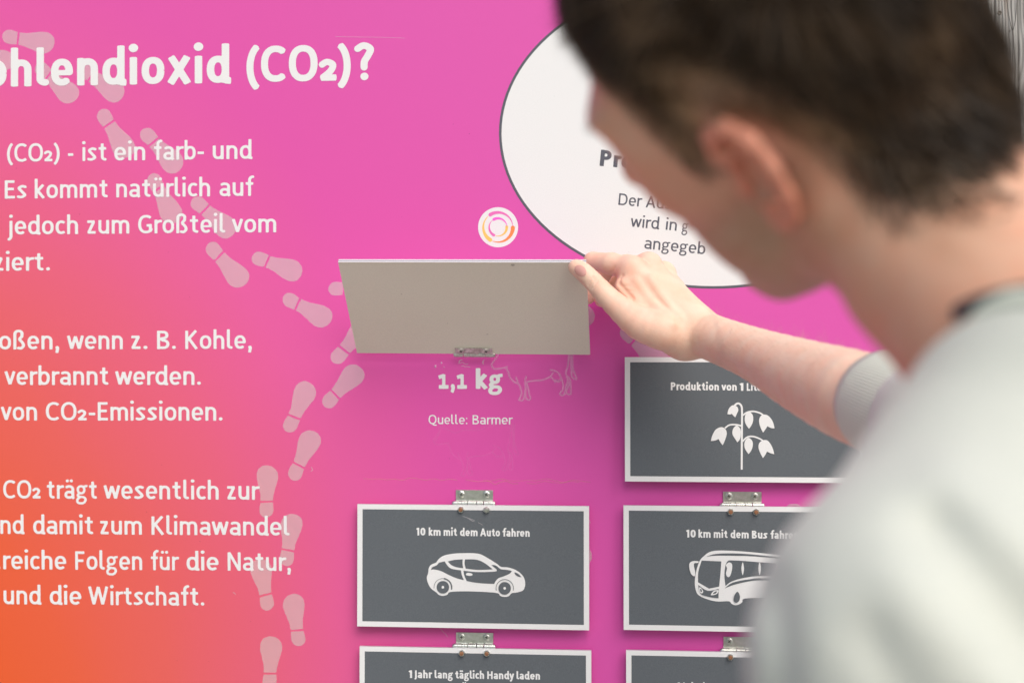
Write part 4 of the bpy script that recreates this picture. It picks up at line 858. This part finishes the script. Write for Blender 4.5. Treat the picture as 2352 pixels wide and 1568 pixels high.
# lock field: neighbouring strands lean together
fq = np.stack([np.sin(x * 170 + 3 * np.sin(y * 90)) + np.sin(z * 130 + y * 60), np.sin(y * 190 + 2 * np.sin(x * 80)) + np.cos(x * 120 + z * 70), np.sin(z * 150 + 2 * np.sin(x * 110 + y * 50))], 1) * (.18 - .12 * back[:, None])
comb = comb + fq + rng.normal(0, .10, (NH, 3)) * (1 + 1.2 * fly[:, None]); comb -= (comb * nn).sum(1)[:, None] * nn * .8
d0 = nn * (.50 + .3 * top[:, None] - .06 * back[:, None]) + comb * .55; bend = comb * .55 - nn * (.18 - .1 * top[:, None])
Vs, Fs = strands(root - nn * .001, d0, L, np.where(side > .5, .00022, .00030) * rng.uniform(.7, 1.3, NH), bend)
# the undercoat the strands grow out of
capm = np.zeros(len(Vh), bool); capm[cand] = True; capm &= (hm > .012) & ((Vh[:, 2] > .062) | (Vh[:, 0] < -.035)); fc = Fh[capm[Fh].all(1)]; used = np.unique(fc); mp_ = np.full(len(Vh), -1); mp_[used] = np.arange(len(used))
tz = Vh[used]; off = (.0005 + .012 * ss(.05, .10, tz[:, 2]) + .0035 * ss(.0, .05, hm[used]) * ss(-.02, -.06, tz[:, 0]) + .002 * ss(.02, .05, hm[used])) * ss(.0, .02, hm[used])
Vc = tz + Nh[used] * (off - .0006)[:, None]
MHAIR = mat('dark_brown_hair', (.050, .031, .018), .5, spec=.35)
_a = MHAIR.node_tree.nodes.new('ShaderNodeAttribute'); _a.attribute_name = 'tint'; MHAIR.node_tree.links.new(_a.outputs['Color'], MHAIR.node_tree.nodes['Principled BSDF'].inputs['Base Color'])
MCAP = mat('hair_undercoat', (.030, .019, .012), .9, spec=.1)
hr = mk('hair', C2W(H2C(Vs)), Fs, MHAIR, person, smooth=True)
fade = side * ss(.085, .01, h_) ; hc = np.array([.046, .029, .016]) * (1 - fade[:, None]) + np.array([.25, .160, .095]) * fade[:, None]
patch = np.sin(x * 95 + 2.1 * np.sin(y * 70) + z * 40) + np.sin(y * 120 + z * 85 + 1.3 * np.sin(x * 60)) + .8 * np.sin(x * 210 - z * 160)
hc = hc * np.exp(.42 * patch)[:, None] * rng.uniform(.5, 1.8, (NH, 1))
hc = np.repeat(np.concatenate([hc, np.ones((NH, 1))], 1)[:, None], 10, 1).reshape(-1, 4).astype(np.float32)
at = hr.data.attributes.new('tint', 'FLOAT_COLOR', 'POINT'); at.data.foreach_set('color', hc.ravel())
mk('undercoat', C2W(H2C(Vc)), mp_[fc], MCAP, hr, smooth=True)
# fine hair on the forearm
fa = np.flatnonzero((np.arange(len(Va)) >= NHND) & (Va[:, 0] > .155) & (Va[:, 0] < .32) & (rng.random(len(Va)) < 1)); ri = rng.choice(fa, 1700); nn = Na[ri]
ad = K(1600, 760, 1.40) - K(1975, 915, 1.13); ad /= np.linalg.norm(ad)
dv = nn * .5 + ad * .6 + rng.normal(0, .25, (len(ri), 3)) + [0, 0, .1]; keepm = (nn[:, 2] > -.25)
V, F = strands(Va[ri][keepm], dv[keepm], rng.uniform(.004, .011, keepm.sum()), np.full(keepm.sum(), .00006), rng.normal(0, .35, (keepm.sum(), 3)), 4)
tag(mk('arm_hair', C2W(V), F, mat('light_brown_hair', (.50, .32, .19), .5), person), kind='stuff')
# eyebrows
for s_ in (1, -1):
    sel = np.flatnonzero((np.abs(Vh[:, 1] - .030 * s_) < .019) & (np.abs(Vh[:, 2] - .040 + .2 * np.abs(np.abs(Vh[:, 1]) - .03)) < .004) & (Vh[:, 0] > .05))
    if len(sel):
        ri = rng.choice(sel, 260); V, F = strands(Vh[ri], Nh[ri] * .4 + np.array([0, .8 * s_, .1]), rng.uniform(.002, .0035, 260), np.full(260, .00015), rng.normal(0, .1, (260, 3)), 4)
        mk('eyebrow', C2W(H2C(V)), F, MHAIR, person)

# clothes --------------------------------------------------------------------
def shirt_sdf(X, Y, Z):
    D = torso(X, Y, Z, .011)
    D = smin(D, chain(X, Y, Z, [(RS, .062), (K(2200, 1005, 1.0), .056), (K(2150, 978, 1.04), .049)], .02), .03)
    D = smin(D, CP(X, Y, Z, LS, LS + [.01, -.02, -.27], .055, .054), .015)
    px = X / Y * FPX + 1176; py = 784 - Z / Y * FPX
    fold = lambda a, b, w, amp: amp * np.exp(-(((px - a[0]) * (b[1] - a[1]) - (py - a[1]) * (b[0] - a[0])) / math.hypot(b[0] - a[0], b[1] - a[1]) / w) ** 2) * np.clip(((px - a[0]) * (b[0] - a[0]) + (py - a[1]) * (b[1] - a[1])) / ((b[0] - a[0]) ** 2 + (b[1] - a[1]) ** 2) * 4, 0, 1)
    m = (Y < .60)
    D = D + m * (fold((2080, 1130), (2352, 1470), 75, .0075) + fold((1960, 1400), (2060, 1568), 50, .004) - fold((2100, 1040), (2400, 1290), 70, .004) - fold((1990, 1250), (2300, 1590), 70, .003) + fold((1790, 1290), (1800, 1568), 30, .004))
    D = D + .0011 * np.sin(X * 46 + 2 * np.sin(Z * 31)) * np.sin(Z * 52 + Y * 40)
    D = smax(D, -(Z + PEL[2] * -1 + .02) - 0 * X, .01) if False else np.maximum(D, PEL[2] - .04 - Z)
    return D
Vt, Ft = nets(shirt_sdf, (.02, .18, -.64), (.62, 1.18, .10), .0062)
if ((Vt - Vt.mean(0)) * vnormals(Vt, Ft)).sum(1).mean() < 0: Ft = Ft[:, ::-1]
MSH = mat('sweatshirt_fabric', (.60, .625, .56), .92, bump=.5, bscale=700, sheen=.3, grain=.04, gscale=500, spec=.2)
shirt = mk('sweatshirt', C2W(Vt), Ft, MSH, person, smooth=True)
ca, cb = K(2022, 922, 1.108), K(2090, 950, 1.066); cax = cb - ca; cl = np.linalg.norm(cax); cax /= cl
cu = np.cross(cax, [0, 0, 1.]); cu /= np.linalg.norm(cu); cv = np.cross(cu, cax); NR, NA = 10, 640; V, F = [], []
prof = [(.0, .0365)] + [(0.0, .0385)] + [(k / 8, .0402 + .0012 * math.sin(math.pi * k / 8) + .005 * (k / 8)) for k in range(9)]
for s_, r in prof:
    for k in range(NA):
        a = 2 * math.pi * k / NA; rr = r + (.00034 * math.cos(110 * a) if r > .039 else 0); V.append(ca + cax * (cl * s_ * 2.0) + rr * (math.cos(a) * cu + math.sin(a) * cv * 1.0))
for i in range(len(prof) - 1):
    for k in range(NA): q = (k + 1) % NA; F.append([i * NA + k, i * NA + q, (i + 1) * NA + q, (i + 1) * NA + k])
MCU = mat('ribbed_cuff_fabric', (.73, .77, .66), .95, spec=.2)
cf = mk('cuff', C2W(np.array(V)), F, MCU, shirt, smooth=True)
def tube(pts, r, name, m, par, n=12, flat=1.):
    P = catmull(pts, n=8); T = np.gradient(P, axis=0); T /= np.linalg.norm(T, axis=1)[:, None]; V, F = [], []
    for p_, t_ in zip(P, T):
        a = np.cross(t_, [0, 1, .2]); a /= np.linalg.norm(a); b = np.cross(t_, a)
        for k in range(n): q = 2 * math.pi * k / n; V.append(p_ + r * (math.cos(q) * a * flat + math.sin(q) * b))
    for i in range(len(P) - 1):
        for k in range(n): F.append([i * n + k, i * n + (k + 1) % n, (i + 1) * n + (k + 1) % n, (i + 1) * n + k])
    return mk(name, C2W(np.array(V)), F, m, par, smooth=True)
MNV = mat('navy_tshirt', (.012, .016, .035), .9)
Vl, Fl = nets(lambda X, Y, Z: np.minimum(smin(chain(X, Y, Z, [(PEL + [-.05, -.07, -.02], .098), (PEL + [-.04, -.02, -.46], .070), (PEL + [-.05, -.07, -.86], .055)], .03), chain(X, Y, Z, [(PEL + [.05, .07, -.02], .098), (PEL + [.06, .12, -.46], .070), (PEL + [.05, .07, -.86], .055)], .03), .04), CP(X, Y, Z, PEL + [-.04, -.05, -.02], PEL + [.04, .05, .02], .11, .11)), (.1, .15, -1.48), (.62, .80, -.38), .012)
if ((Vl - Vl.mean(0)) * vnormals(Vl, Fl)).sum(1).mean() < 0: Fl = Fl[:, ::-1]
mk('trousers', C2W(Vl), Fl, mat('dark_trousers', (.04, .045, .06), .9), person, smooth=True)
for s_ in (-1, 1):
    b_ = PEL + [.05 * s_, .07 * s_, -.89]; b_[2] = -EYE + .045
    Vx, Fx = nets(lambda X, Y, Z: np.maximum(CP(X, Y, Z, b_ + [.01, -.03, 0], b_ + [-.05, .15, -.008], .048, .042), (-EYE + .003) - Z), b_ - [.12, .12, .06], b_ + [.10, .24, .08], .009)
    mk('shoe', C2W(Vx), Fx, mat('white_shoe', (.6, .6, .6), .6), person, smooth=True)
def front(px, py):
    fn = lambda X, Y, Z: shirt_sdf(X, Y, Z)
    return surf(px, py, fn, .40, .75)
def band(pts, r, name, m, par, dz=0., flat=1.):
    P = [K(x_, y_, front(x_, y_) + dz) for x_, y_ in pts if front(x_, y_)]
    return tube(P, r, name, m, par, flat=flat) if len(P) > 2 else None
band([(2072, 862), (2098, 822), (2130, 786), (2180, 746), (2235, 716), (2300, 696), (2360, 688), (2420, 690), (2500, 705)], .0045, 'collar', MCU, shirt, .001)

nkf = lambda X, Y, Z: smin(smin(CP(X, Y, Z, H2C(nk1), H2C(nk2), .0485 * HS, .056 * HS), 9., .001), shirt_sdf(X, Y, Z), .002)
P = []
for x_, y_ in ((2200, 722), (2245, 700), (2300, 684), (2352, 674), (2430, 668), (2500, 672)):
    q_ = surf(x_, y_, nkf, .40, .80)
    if q_: P.append(K(x_, y_, q_ + .001))
if len(P) > 2: tube(P, .0040, 'undershirt_collar', MNV, person)
